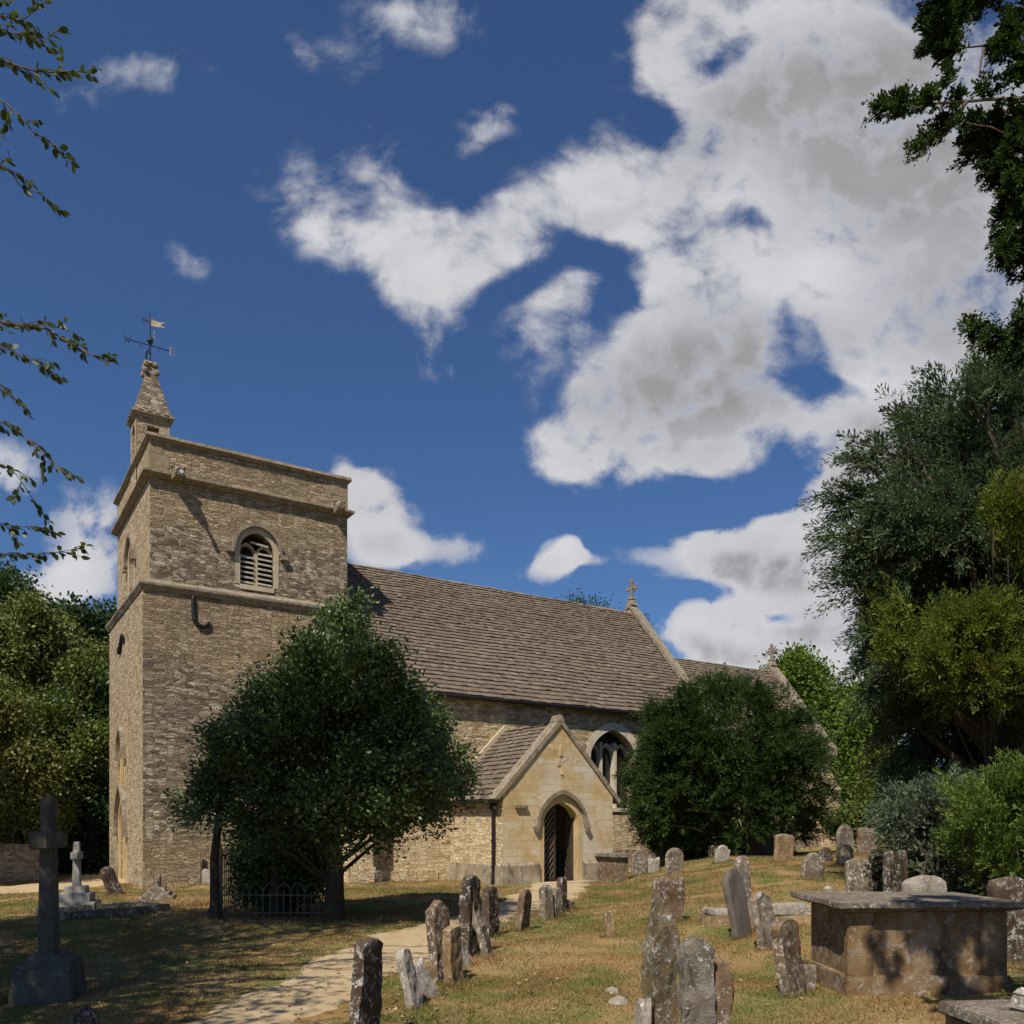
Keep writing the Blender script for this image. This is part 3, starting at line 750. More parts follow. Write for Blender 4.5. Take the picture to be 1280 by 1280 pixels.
# ------------------------------------------------------------------ bell turret with spirelet and weather vane, west side of the tower top
tu = MB(); ux0, ux1, uy0, uy1 = 3.975, 4.83, 25.05, 25.93
tu.panel((0,uy0,0), X1, Z1, rect(ux0,ux1,ZT,12.78), [rect(ux0+.27,ux1-.27,11.75,12.5)], .2, (0,-1,0))
tu.panel((ux0-.008,0,0), (0,1,0), Z1, rect(uy0,uy1,ZC+.2,12.78), [opening(25.49,.22,11.7,12.35,12.62,6)], .25, (-1,0,0))
tu.quad((ux1,uy0,ZT),(ux1,uy1,ZT),(ux1,uy1,12.78),(ux1,uy0,12.78)); tu.quad((ux0,uy1,ZT),(ux1,uy1,ZT),(ux1,uy1,12.78),(ux0,uy1,12.78))
tu.box(ux0+.26,ux1-.22,uy0+.22,uy1-.1,ZT+.1,12.7)
turret = tu.build('bell_turret', M_TOWERW, church)
cx, cy = (ux0+ux1)/2, (uy0+uy1)/2
ev = MB()
ev.frustum(cx,cy,12.72,12.80,.92,.95,1.02,1.05); ev.frustum(cx,cy,12.80,12.87,1.08,1.10,1.05,1.07)
ev.build('eaves_course', M_WEATH, turret)
sp = MB()
sp.frustum(cx,cy,12.865,14.12,.95,.97,.25,.25)
sp.build('spirelet', M_TOWER, turret)
for i in range(4):
    for (sx, sy) in ((1,0),(0,1)):
        for s_ in (-1,1):
            o = (-.33+.22*i)
            px, py = (cx+o, cy+s_*.49) if sy else (cx+s_*.48, cy+o)
            dn = MB(); dn.frustum(px,py,12.86,12.95,.14,.14,.05,.05); dn.build('dentil', M_WEATH, turret)
fi = MB()
fi.frustum(cx,cy,14.08,14.36,.26,.26,.20,.20)
fi.lathe(cx,cy,[(.10,14.34),(.16,14.38),(.12,14.44),(.06,14.48)],8)
for k in range(4):
    a = math.pi/4+k*math.pi/2
    for (z, r) in ((14.12,.22),(14.34,.17)):
        fi.lathe(cx+r*math.cos(a), cy+r*math.sin(a), [(.02,z-.06),(.075,z-.02),(.085,z+.04),(.05,z+.09),(.01,z+.11)],7)
rough(fi, .012, 9, 3)
fi.build('finial', M_WEATH, turret)
ve = MB()
ve.tube([(cx,cy,14.4),(cx,cy,15.85)], [.022,.014], 6)
ve.lathe(cx,cy,[(.01,14.98),(.06,15.0),(.085,15.06),(.06,15.12),(.01,15.14)],10)
ve.lathe(cx,cy,[(.02,14.70),(.035,14.72),(.02,14.74)],8)
ve.build('vane_pole', M_IRON, turret)
for (dx, dy) in ((1,0),(0,1)):
    ar = MB(); ar.tube([(cx-dx*.52,cy-dy*.52,14.94),(cx+dx*.52,cy+dy*.52,14.94)], .012, 6)
    for s_ in (-.22,.22):
        ar.tube([(cx+dx*s_,cy+dy*s_,14.94),(cx+dx*s_*1.2,cy+dy*s_*1.2,14.86),(cx+dx*s_*.9,cy+dy*s_*.9,14.84)], .008, 5)
    ar.build('compass_arm', M_IRON, turret)
# compass letters as thin iron strokes, standing at the arm ends and facing the walker below
def letter(ch, px, py, rot, z0, h=.20):
    G = {'N': [((0,0),(0,1)),((0,1),(.7,0)),((.7,0),(.7,1))], 'E': [((0,0),(0,1)),((0,0),(.65,0)),((0,.5),(.55,.5)),((0,1),(.65,1))],
         'S': [((0,.1),(.3,0)),((.3,0),(.62,.2)),((.62,.2),(.5,.48)),((.5,.48),(.12,.58)),((.12,.58),(.08,.85)),((.08,.85),(.35,1)),((.35,1),(.65,.88))],
         'W': [((0,1),(.2,0)),((.2,0),(.4,.7)),((.4,.7),(.6,0)),((.6,0),(.8,1))]}[ch]
    mb = MB()
    for a, b in G:
        q = lambda p: (px+math.cos(rot)*(p[0]-.35)*h, py+math.sin(rot)*(p[0]-.35)*h, z0+p[1]*h)
        mb.tube([q(a), q(b)], .011, 5)
    mb.build('compass_letter', M_IRON if ch in 'WN' else M_GILT, turret)
letter('W', cx-.60, cy, 0, 14.84); letter('E', cx+.60, cy, 0, 14.84); letter('N', cx, cy+.6, R_(90), 14.84); letter('S', cx, cy-.6, R_(90), 14.84)
bn = MB(); z = 15.50
for k in range(4):
    x0_, x1_ = .02+.09*k, .02+.09*(k+1)
    y0_, y1_ = .01*math.sin(k*1.4), .01*math.sin((k+1)*1.4)
    hi, lo = .19-.010*k, .01*k
    if k < 3: bn.hexa([(cx+x0_,cy+y0_,z+lo),(cx+x1_,cy+y1_,z+lo+.01),(cx+x1_,cy+y1_+.012,z+lo+.01),(cx+x0_,cy+y0_+.012,z+lo),(cx+x0_,cy+y0_,z+hi),(cx+x1_,cy+y1_,z+hi-.012),(cx+x1_,cy+y1_+.012,z+hi-.012),(cx+x0_,cy+y0_+.012,z+hi)])
    else:
        for (a, b) in ((lo, .075), (.135, hi+.03)):
            bn.hexa([(cx+x0_,cy+y0_,z+a),(cx+x1_,cy+y1_,z+(a if a > .1 else a-.02)+.03),(cx+x1_,cy+y1_+.012,z+(a if a>.1 else a-.02)+.03),(cx+x0_,cy+y0_+.012,z+a),(cx+x0_,cy+y0_,z+b),(cx+x1_,cy+y1_,z+b-.01),(cx+x1_,cy+y1_+.012,z+b-.01),(cx+x0_,cy+y0_+.012,z+b)])
bn.build('vane_banner', M_GILT, turret)
pt = MB()
pt.tube([(cx-.02,cy,15.60),(cx-.20,cy,15.60)], [.012,.010], 5)
for s_ in (-1,1): pt.tube([(cx-.08,cy,15.60),(cx-.15,cy,15.60+s_*.07),(cx-.22,cy,15.60+s_*.03)], .008, 5)
pt.build('vane_pointer', M_IRON, turret)

# ------------------------------------------------------------------ nave
NX0, NX1, NY0, NYR = 8.95, 22.10, 21.80, 25.80
NE, NR = 5.35, 9.92                       # eaves and ridge heights
NYN = 2*NYR-NY0
TANR = (NR-NE)/(NYR-(NY0-.20))
n_ = MB()
NWX, NWA = 17.98, .98
nwin = opening(NWX, NWA, 2.12, 3.75, 4.72, 12)
nwin2 = opening(11.55, .55, 2.3, 3.6, 4.2, 10)
wallz = NE+.22
n_.panel((0,NY0,0), X1, Z1, rect(NX0,NX1,-.6,wallz), [nwin], .52, (0,-1,0))
n_.quad((NX0,NYN,-.6),(NX0,NY0,-.6),(NX0,NY0,wallz),(NX0,NYN,wallz))
n_.quad((NX0,NY0,wallz),(NX0,NYR,NR-.1),(NX0,NYN,wallz))
n_.quad((NX1,NYN,-.6),(NX0,NYN,-.6),(NX0,NYN,wallz),(NX1,NYN,wallz))
# east gable rising above the roof
GX0, GX1 = NX1-.02, NX1+.24
for X_ in (GX0, GX1):
    n_.quad((X_,NY0+.004,-.6),(X_,NYN,-.6),(X_,NYN,wallz+.05),(X_,NYR,NR+.22),(X_,NY0+.004,wallz+.05))
n_.quad((GX0,NY0+.004,-.6),(GX1,NY0+.004,-.6),(GX1,NY0+.004,wallz+.05),(GX0,NY0+.004,wallz+.05))
nave = n_.build('nave', M_NAVE, church)
r_ = MB()
up = Vector((0, NYR-(NY0-.20), NR-NE)); S_ = up.length
r_.quad((NX0,NY0-.18,NE-.02),(NX1,NY0-.18,NE-.02),(NX1,NYR,NR-.02),(NX0,NYR,NR-.02))
r_.quad((NX0,2*NYR-NY0+.24,NE-.02),(NX1,2*NYR-NY0+.24,NE-.02),(NX1,NYR,NR-.02),(NX0,NYR,NR-.02))
slates(r_, (NX0,NY0-.20,NE), X1, up, NX1-NX0, S_, rngS, .205, .135)
rough(r_, .035, .45, 2)
r_.build('roof', M_SLATE, nave)
r_ = MB(); ridge_tiles(r_, (NX0,NYR,NR), (NX1,NYR,NR), rngS, .15, .4); r_.build('ridge', M_WEATH, nave)
g_ = MB()
gy = NY0-.24; gzz = NE-.06
for i in range(12):
    pass
g_.tube([(NX0-.05,gy,gzz),(NX1-.1,gy,gzz-.03)], .062, 8)
for k in range(12):
    x = NX0+.4+k*1.1; g_.box(x-.02,x+.02,gy,NY0+.02,gzz+.0,gzz+.04)
g_.build('gutter', M_IRON, nave)
d_ = MB()
xd = 19.62
d_.tube([(xd,gy,gzz-.05),(xd,gy+.04,gzz-.25),(xd,NY0-.06,gzz-.42),(xd,NY0-.06,.3)], .05, 8)
for z in (4.6,3.2,1.8): d_.tube([(xd,NY0-.06,z),(xd,NY0-.06,z+.09)], .065, 8)
d_.build('downpipe', M_IRON, nave)
# dark fascia board added for the shadow under the eaves
fb = MB(); fb.box(NX0,NX1-.05,NY0-.10,NY0-.004,NE-.02,NE+.16); fb.build('eaves_shadow_board', M_WOOD, nave)
# gable coping, kneeler and cross
def gable_coping(mb, x0, x1, ya, yr, za, zr, t=.13, rng=rngS, step=.7):
    for sgn in (1,-1):
        a = Vector((0, ya if sgn == 1 else 2*yr-ya, za)); b = Vector((0, yr, zr)); d = (b-a).normalized(); L = (b-a).length
        n = Vector((0, -d.z*sgn, d.y*sgn)) if True else None
        if n.z < 0: n = -n
        u = 0
        while u < L-1e-6:
            u1 = min(u+step*rng.uniform(.75,1.3), L)
            if L-u1 < .25: u1 = L
            j = rng.uniform(-.012,.012); e = .10 if u1 == L else -.004
            p = a+d*u; q = a+d*(u1+ (0 if u1 == L else -.004))
            hx = [Vector((x0+j,0,0))+p, Vector((x1+j,0,0))+p, Vector((x1+j,0,0))+q, Vector((x0+j,0,0))+q]
            top = [v+n*t for v in hx]
            if u1 == L:
                top[2].y = yr; top[3].y = yr; top[2].z = zr+t*1.25; top[3].z = zr+t*1.25
            mb.hexa([tuple(v) for v in hx]+[tuple(v) for v in top])
            u = u1
c_ = MB()
gable_coping(c_, GX0-.05, GX1+.05, NY0-.22, NYR, wallz-.22, NR+.22)
c_.box(GX0-.05, GX1+.05, NY0-.20, NY0+.15, wallz-.42, wallz-.12)
c_.build('gable_coping', M_WEATH, nave)
def gable_cross(x, y, z, h, parent, mat):
    mb = MB()
    mb.frustum(x,y,z-.05,z+.20,.34,.34,.20,.20)
    mb.frustum(x,y,z+.20,z+.27,.26,.26,.20,.20)
    mb.frustum(x,y,z+.26,z+h,.075,.085,.065,.07)
    zc = z+.27+(h-.27)*.56
    mb.box(x-.036,x+.036,y-.24,y+.24,zc-.038,zc+.038)
    for (oy, oz) in ((-.24,0),(.24,0),(0,z+h-zc)):
        mb.frustum(x,y+oy,zc+oz-.065,zc+oz+.065,.085,.12,.085,.12)
    for s_ in (-1,1):
        for q in (-1,1): mb.box(x-.035,x+.035,y+s_*.12-.035,y+s_*.12+.035,zc+q*.12-.035,zc+q*.12+.035)
    rough(mb, .01, 8, x)
    mb.build('gable_cross', mat, parent)
gable_cross((GX0+GX1)/2, NYR, NR+.34, .92, nave, M_WEATH)
# three-light south window
wf = MB(); O = Vector((0,NY0,0)); N = Vector((0,-1,0))
wf.band(O,X1,Z1,N,[(NWX-NWA+.03,2.12)]+arch(NWX,NWA-.03,3.75,4.69,14)+[(NWX+NWA-.03,2.12)],[(NWX-NWA-.15,2.12)]+arch(NWX,NWA+.15,3.75,4.92,14)+[(NWX+NWA+.15,2.12)],-.06,.014)
wf.box(NWX-NWA-.12,NWX+NWA+.12,NY0-.05,NY0+.36,2.00,2.13)
for c in (NWX-.30, NWX+.30): wf.hexa([(c-.055,NY0+.26,2.12),(c+.055,NY0+.26,2.12),(c+.045,NY0+.49,2.12),(c-.045,NY0+.49,2.12),(c-.055,NY0+.26,4.30),(c+.055,NY0+.26,4.30),(c+.045,NY0+.49,4.30),(c-.045,NY0+.49,4.30)])
for c in (NWX-.61, NWX, NWX+.61): wf.band(O,X1,Z1,N,arch(c,.245,3.85,4.18,8),arch(c,.305,3.85,4.28,8),-.47,-.34)
wf.build('window_frame', M_CREAM, nave)
wg = MB(); wg.quad(*[(q[0],NY0+.48,q[1]) for q in nwin]); wg.build('window_glass', M_GLASS, nave)
# buttresses of the nave: one at the west end, one between porch and window
def buttress(x0, x1, y, proj, z1, z2, parent, mat=M_NAVE, zb=-.4):
    mb = MB()
    mb.hexa([(x0,y-proj,zb),(x1,y-proj,zb),(x1,y+.02,zb),(x0,y+.02,zb),(x0,y-proj,z1),(x1,y-proj,z1),(x1,y+.02,z1),(x0,y+.02,z1)])
    mb.hexa([(x0,y-proj-.03,z1),(x1,y-proj-.03,z1),(x1,y+.02,z1),(x0,y+.02,z1),(x0,y-.03,z2),(x1,y-.03,z2),(x1,y+.02,z2),(x0,y+.02,z2)])
    mb.box(x0-.05,x1+.05,y-proj-.06,y+.02,zb,.45)
    mb.build('buttress', mat, parent)
buttress(8.55, 9.22, NY0, .62, 3.6, 4.5, nave)
# wall plinth
pl = MB(); cut_box(pl, NX0, 11.88, NY0-.09, NY0+.02, -.5, .30, .5, .02, 3); pl.build('plinth', M_NAVE, nave)
pl = MB(); cut_box(pl, 15.56, NX1, NY0-.09, NY0+.02, -.5, .75, .6, .012, 4)
pl.build('plinth', M_PLINTH, nave)

# ------------------------------------------------------------------ chancel
CX0, CX1, CY0, CYR, CEV, CRD = NX1+.24, 30.20, 22.85, 25.80, 4.80, 8.38
c_ = MB()
cwin = opening(28.2, .5, 2.6, 3.5, 4.2, 10)
c_.panel((0,CY0,0), X1, Z1, rect(CX0,CX1,-.2,CEV+.15), [cwin], .3, (0,-1,0), back=True)
CYN = 2*CYR-CY0
c_.quad((CX0,CYN,-.2),(CX1,CYN,-.2),(CX1,CYN,CEV+.15),(CX0,CYN,CEV+.15))
for X_ in (CX1-.02, CX1+.34):
    c_.quad((X_,CY0+.004,-.2),(X_,CYN,-.2),(X_,CYN,CEV+.1),(X_,CYR,CRD+.2),(X_,CY0+.004,CEV+.1))
c_.quad((CX1-.02,CY0+.004,-.2),(CX1+.34,CY0+.004,-.2),(CX1+.34,CY0+.004,CEV+.1),(CX1-.02,CY0+.004,CEV+.1))
chancel = c_.build('chancel', M_NAVE, church)
r_ = MB(); up = Vector((0,CYR-(CY0-.25),CRD-CEV))
for s_ in (0,1):
    y = CY0-.23 if not s_ else CYN+.23
    r_.quad((CX0,y,CEV-.02),(CX1,y,CEV-.02),(CX1,CYR,CRD-.02),(CX0,CYR,CRD-.02))
slates(r_, (CX0,CY0-.25,CEV), X1, up, CX1-CX0, up.length, rngS, .20, .14)
r_.build('roof', M_SLATE, chancel)
r_ = MB(); ridge_tiles(r_, (CX0,CYR,CRD), (CX1,CYR,CRD), rngS, .15, .4); r_.build('ridge', M_WEATH, chancel)
k_ = MB(); gable_coping(k_, CX1-.06, CX1+.40, CY0-.2, CYR, CEV-.15, CRD+.2); k_.box(CX1-.06,CX1+.40,CY0-.3,CY0+.15,CEV-.36,CEV-.05)
k_.build('gable_coping', M_WEATH, chancel)
gable_cross(CX1+.16, CYR, CRD+.32, .86, chancel, M_WEATH)
buttress(CX1-.45, CX1+.25, CY0, .55, 3.0, 3.9, chancel, M_NAVE, .0)
pl = MB(); cut_box(pl, CX0, CX1+.5, CY0-.12, CY0+.02, .1, 1.15, .6, .012, 5); pl.build('plinth', M_PLINTH, chancel)
pl = MB(); cut_box(pl, CX1+.2, CX1+.9, CY0-.75, CY0+.1, .1, 1.0, .6, .01, 6)
pl.build('plinth', M_PLINTH, chancel)

# ------------------------------------------------------------------ porch
PX0, PX1, PY, PXC = 11.88, 15.56, 18.90, 13.72
PE, PA = 2.42, 4.34                        # eaves, apex of the gable wall
DX, DA = 13.75, .57
p_ = MB()
door = opening(DX, DA+.02, -.25, 1.66, 2.215, 12, pointed=False)
p_.panel((0,PY,0), X1, Z1, [(PX0,-.5),(PX1,-.5),(PX1,PE),(PXC,PA),(PX0,PE)], [door], .34, (0,-1,0))
sw = [MB(), MB()]; walls4(sw[0], PX0, PX1, PY+.004, NY0-.02, -.5, PE, 'E'); walls4(sw[1], PX0, PX1, PY+.004, NY0-.02, -.5, PE, 'W')
# inside of the porch
walls4(p_, PX0+.38, PX1-.38, PY+.34, NY0-.05, -.4, PE, 'EW')
p_.panel((0,PY+.34,0), X1, Z1, [(PX0+.38,-.4),(PX1-.38,-.4),(PX1-.38,PE),(PXC,PA-.3),(PX0+.38,PE)], [door])
# little niche over the door, weathered away
porch = p_.build('porch', M_PORCH, church)
for q in sw: q.build('side_wall', M_NAVE, porch)
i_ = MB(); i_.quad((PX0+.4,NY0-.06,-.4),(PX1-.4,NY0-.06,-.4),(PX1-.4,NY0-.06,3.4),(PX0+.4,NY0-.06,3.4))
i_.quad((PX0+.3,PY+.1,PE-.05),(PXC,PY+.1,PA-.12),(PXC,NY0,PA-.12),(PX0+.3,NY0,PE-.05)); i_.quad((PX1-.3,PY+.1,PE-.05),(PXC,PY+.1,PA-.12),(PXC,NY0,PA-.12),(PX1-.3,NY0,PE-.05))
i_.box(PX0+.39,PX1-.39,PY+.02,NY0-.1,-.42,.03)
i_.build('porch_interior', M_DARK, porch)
r_ = MB()
PRZ = PA+.02
for sgn in (-1,1):
    xe = PX0-.16 if sgn < 0 else PX1+.16
    upv = Vector((PXC-xe, 0, PRZ-(PE-.16)))
    O = (xe, NY0-.02, PE-.16) if sgn < 0 else (xe, PY+.30, PE-.16)
    al = (0,-1,0) if sgn < 0 else (0,1,0)
    L = NY0-.02-(PY+.30)
    r_.quad((xe,NY0-.02,PE-.19),(xe,PY+.30,PE-.19),(PXC,PY+.30,PRZ-.03),(PXC,NY0-.02,PRZ-.03))
    slates(r_, O, al, upv, L, upv.length, rngS, .21, .15, wmin=.14, wmax=.28)
ridge_tiles(r_, (PXC,NY0-.05,PRZ), (PXC,PY+.3,PRZ), rngS, .13, .35)
r_.build('roof', M_SLATE, porch)
# parapet gable coping
k_ = MB()
for sgn in (-1,1):
    xe = PX0-.20 if sgn < 0 else PX1+.20
    a = Vector((xe, 0, PE-.24)); b = Vector((PXC,0,PA-.02)); d = (b-a).normalized(); n = Vector((-d.z*-sgn if False else 0,0,0))
    n = Vector((-(d.z)*(1 if sgn < 0 else -1), 0, abs(d.x)))
    L = (b-a).length; u = 0
    while u < L-1e-6:
        u1 = min(u+.62*rngS.uniform(.8,1.2), L)
        if L-u1 < .25: u1 = L
        j = rngS.uniform(-.01,.01)
        p = a+d*u; q = a+d*(u1-(0 if u1 == L else .005))
        bot = [p+Vector((0,PY-.05+j,0)), q+Vector((0,PY-.05+j,0)), q+Vector((0,PY+.36,0)), p+Vector((0,PY+.36,0))]
        tp = [v+n*.12 for v in bot]
        if u1 == L:
            for i in (1,2): tp[i].x = PXC; tp[i].z = PA+.15
        k_.hexa([tuple(v) for v in bot]+[tuple(v) for v in tp])
        u = u1
k_.frustum(PXC,PY+.14,PA+.06,PA+.24,.22,.40,.10,.32)
k_.build('gable_coping', M_WEATH, porch)
# flashing of cut stone where the porch roof meets the nave wall
fl = MB()
for sgn in (-1,1):
    xe = PX0-.22 if sgn < 0 else PX1+.22
    fl.hexa([(xe,NY0-.12,PE-.12),(PXC,NY0-.12,PRZ+.04),(PXC,NY0,PRZ+.04),(xe,NY0,PE-.12),(xe,NY0-.12,PE+.06),(PXC,NY0-.12,PRZ+.22),(PXC,NY0,PRZ+.22),(xe,NY0,PE+.06)])
fl.build('roof_flashing', M_DRESS, porch)
# door surround: chamfered jambs and arch, hood mould with turned ends
O = Vector((0,PY,0)); N = Vector((0,-1,0))
sr = MB()
ins = [(DX-DA,-.2)]+arch(DX,DA,1.66,2.19,12,False)+[(DX+DA,-.2)]
ous = [(DX-DA-.15,-.2)]+arch(DX,DA+.15,1.66,2.36,12,False)+[(DX+DA+.15,-.2)]
m_ = len(ins)
sr.band(O,X1,Z1,N,ins,ous,-.30,.010)
sr.build('door_surround', M_DRESSG, porch)
hm = MB()
hi = [(DX-DA-.22,1.52)]+arch(DX,DA+.19,1.62,2.42,14,False)+[(DX+DA+.22,1.52)]
ho = [(DX-DA-.33,1.50)]+arch(DX,DA+.29,1.62,2.54,14,False)+[(DX+DA+.33,1.50)]
hm.band(O,X1,Z1,N,hi,ho,-.01,.12)
for s_ in (-1,1): hm.frustum(DX+s_*(DA+.29), PY-.06, 1.40, 1.53, .08,.12, .15,.15)
rough(hm, .006, 5, 1)
hm.build('hood_mould', M_WEATH, porch)
# plinth either side of the door, weathering stains
for (a,b) in ((PX0-.05,DX-DA-.16),(DX+DA+.16,PX1+.05)):
    pl = MB(); cut_box(pl, a, b, PY-.07, PY+.05, -.5, .50, .9, .008, int(a*10))
    pl.hexa([(a,PY-.07,.50),(b,PY-.07,.50),(b,PY+.05,.50),(a,PY+.05,.50),(a,PY-.012,.58),(b,PY-.012,.58),(b,PY+.05,.58),(a,PY+.05,.58)])
    if a < DX: pl.box(PX0-.06,PX0+.05,PY+.06,NY0-.1,-.5,.5)
    else: pl.box(PX1-.05,PX1+.06,PY+.06,NY0-.1,-.5,.5)
    pl.build('plinth', M_PLINTH, porch)
st = MB(); st.box(PX0+.35,PX0+.72,PY-.10,PY+.02,2.03,2.10); st.build('ledge', M_WEATH, porch)
nc = MB()
for (u,z,w,h) in ((.02,3.62,.10,.34),(-.03,3.30,.12,.20),(.04,3.06,.07,.22)):
    nc.frustum(PXC+u,PY-.0,z-h/2,z+h/2,w,.06,w*.6,.02)
rough(nc,.03,8,4); nc.build('worn_carving', M_DRESSG, porch)
th = MB(); th.box(DX-.9,DX+.9,PY-.42,PY+.02,-.5,.035); th.build('door_step', M_DRESS, porch)
# the pair of lattice doors, left leaf nearly shut, right leaf swung inward
def leaf(hx, side, ang):
    """solid oak frame below an arched head, with crossed laths"""
    w = DA-.01; f = MB(); l = MB(); bk = MB()
    top = lambda u: 1.62+.50*math.sqrt(max(0,1-((w-u)/w)**2))-.0
    N_ = 8
    # u runs from hinge (0) to meeting stile (w)
    def P(u, z, d):
        a = ang*side
        x = hx + side*-1*(-u)*math.cos(ang) if False else hx + side*u*math.cos(ang)
        y = PY+.20 + u*math.sin(ang) + d*math.cos(ang)
        x = x - side*d*math.sin(ang)
        return (x, y, z)
    def bar(mb, a, b, wd, d0, d1):
        (u0,z0),(u1,z1) = a, b
        dx, dz = u1-u0, z1-z0; L = math.hypot(dx,dz); nx, nz = -dz/L*wd/2, dx/L*wd/2
        mb.hexa([P(u0+nx,z0+nz,d0),P(u1+nx,z1+nz,d0),P(u1+nx,z1+nz,d1),P(u0+nx,z0+nz,d1),P(u0-nx,z0-nz,d0),P(u1-nx,z1-nz,d0),P(u1-nx,z1-nz,d1),P(u0-nx,z0-nz,d1)])
    bar(f,(.04,.06),(.04,1.64),.08,-.025,.03); bar(f,(w-.035,.06),(w-.035,2.10),.07,-.025,.03); bar(f,(0,.10),(w,.10),.12,-.024,.029); bar(f,(0,1.15),(w,1.15),.06,.0,.028)
    pr = None
    for i in range(N_+1):
        u = w*i/N_; z = top(max(u,.02))-.05
        if pr: bar(f, pr, (u,z), .09, -.023, .028)
        pr = (u, z)
    def clip(seg):
        return seg
    s = .185
    for k in range(-4, 16):
        for dr in (1,-1):
            pts = []
            for i in range(25):
                u = w*i/24; z = (.12+k*s + dr*u*1.25) if dr == 1 else (.12+(k+3)*s - u*1.25)
                if .14 < z < top(max(u,.02))-.08: pts.append((u,z))
            if len(pts) > 1: bar(l if dr == side else f, pts[0], pts[-1], .036 if dr == side else .026, -.014 if dr == side else -.002, .0 if dr == side else .010)
    o = f.build('door_leaf', M_WOOD, porch)

    l.build('door_lattice', M_LATH, porch)
leaf(DX-DA+.005, 1, R_(7)); leaf(DX+DA-.005, -1, R_(99))
# rainwater goods of the porch
g_ = MB(); g_.tube([(PX0-.20,PY-.06,PE-.22),(PX0-.20,NY0-.1,PE-.20)], .055, 8); g_.build('gutter', M_IRON, porch)
d_ = MB(); d_.tube([(PX0-.20,PY+.35,PE-.25),(PX0-.15,PY+.35,PE-.40),(PX0-.09,PY+.35,PE-.50),(PX0-.09,PY+.35,.35),(PX0-.12,PY+.33,.20),(PX0-.16,PY+.28,.05),(PX0-.16,PY+.28,-.1)], .045, 8)
d_.box(PX0-.24,PX0-.05,PY+.27,PY+.43,PE-.34,PE-.20)
for z in (1.9,1.1,.42): d_.tube([(PX0-.09,PY+.35,z),(PX0-.09,PY+.35,z+.08)], .058, 8)
d_.build('downpipe', M_IRON, porch)
# ------------------------------------------------------------------ ground, path, turf
def mat_ground(name, blades=False):
    m, nt = new_mat(name)
    pos = nt.n.new('ShaderNodeNewGeometry').outputs['Position']
    p2 = nt.vmath('MULTIPLY', pos, (1,1,0))
    big = nt.noise(p2, .42, 5, .6, .4)
    med = nt.noise(p2, 1.7, 5, .62, .3)
    fine = nt.noise(p2, 24, 5, .7)
    tiny = nt.noise(p2, 90, 4, .7)
    v = nt.math('ADD', nt.math('MULTIPLY', big, .5), nt.math('MULTIPLY', med, .5))
    dry = nt.ramp(fine, [(.25, (.20,.130,.055)), (.5, (.30,.205,.095)), (.75, (.40,.295,.15))])
    grn = nt.ramp(fine, [(.25, (.068,.085,.022)), (.5, (.118,.138,.038)), (.75, (.18,.195,.065))])
    brn = nt.ramp(fine, [(.25, (.15,.078,.030)), (.5, (.25,.14,.055)), (.75, (.33,.205,.09))])
    col = nt.mix(nt.math('MULTIPLY', nt.step(v, .42, .58), .9), dry, grn)
    b2 = nt.noise(nt.vmath('ADD', p2, (31,7,0)), .8, 5, .62, .5)
    col = nt.mix(nt.math('MULTIPLY', nt.step(b2, .46, .66), .65), col, brn)
    if blades:
        t = nt.node('ShaderNodeAttribute', {'attribute_name': 'tint'}).outputs['Fac']
        col = nt.mix(nt.math('MULTIPLY', t, .35), col, (.34,.26,.13))
        d = nt.node('ShaderNodeBsdfDiffuse', Color=col); tr = nt.node('ShaderNodeBsdfTranslucent', Color=col)
        mx = nt.node('ShaderNodeMixShader', i0=.35, i1=d.outputs[0], i2=tr.outputs[0])
        o = nt.n.new('ShaderNodeOutputMaterial'); nt.l.new(mx.outputs[0], o.inputs[0])
    else:
        col = nt.mix(nt.math('MULTIPLY', nt.step(tiny, .60, .75), .3), col, (.07,.05,.025))
        h = nt.math('ADD', nt.math('MULTIPLY', fine, .7), nt.math('MULTIPLY', tiny, .5))
        out(nt, col, .95, nt.bump(h, .6, .025), .08)
    return m
M_GROUND = mat_ground('dry turf')
M_GRASS = mat_ground('grass blades', True)
m, nt = new_mat('sandy gravel path')
_p = nt.n.new('ShaderNodeNewGeometry').outputs['Position']
_a = nt.noise(_p, 1.3, 5, .6); _f = nt.noise(_p, 60, 5, .7); _g = nt.noise(_p, 9, 5, .65)
_c = nt.ramp(nt.math('ADD', nt.math('MULTIPLY', _a, .4), nt.math('ADD', nt.math('MULTIPLY', _f, .35), nt.math('MULTIPLY', _g, .25))), [(.3,(.30,.215,.115)),(.5,(.44,.34,.205)),(.7,(.53,.43,.28))])
_c = nt.mix(nt.math('MULTIPLY', nt.step(nt.noise(_p, 4.5, 6, .7),   .56, .68), .22), _c, (.17,.115,.06))
out(nt, _c, .95, nt.bump(nt.math('ADD', _f, _g), .6, .02), .1)
M_PATH = m

def axis_pts(lo, hi, step, far):
    a = list(np.arange(lo, hi+1e-6, step)); s = step
    x = hi; r = []
    while x < far: s *= 1.35; x += s; r.append(x)
    s = step; x = lo; l = []
    while x > -far: s *= 1.35; x -= s; l.append(x)
    return np.array(l[::-1]+a+r)

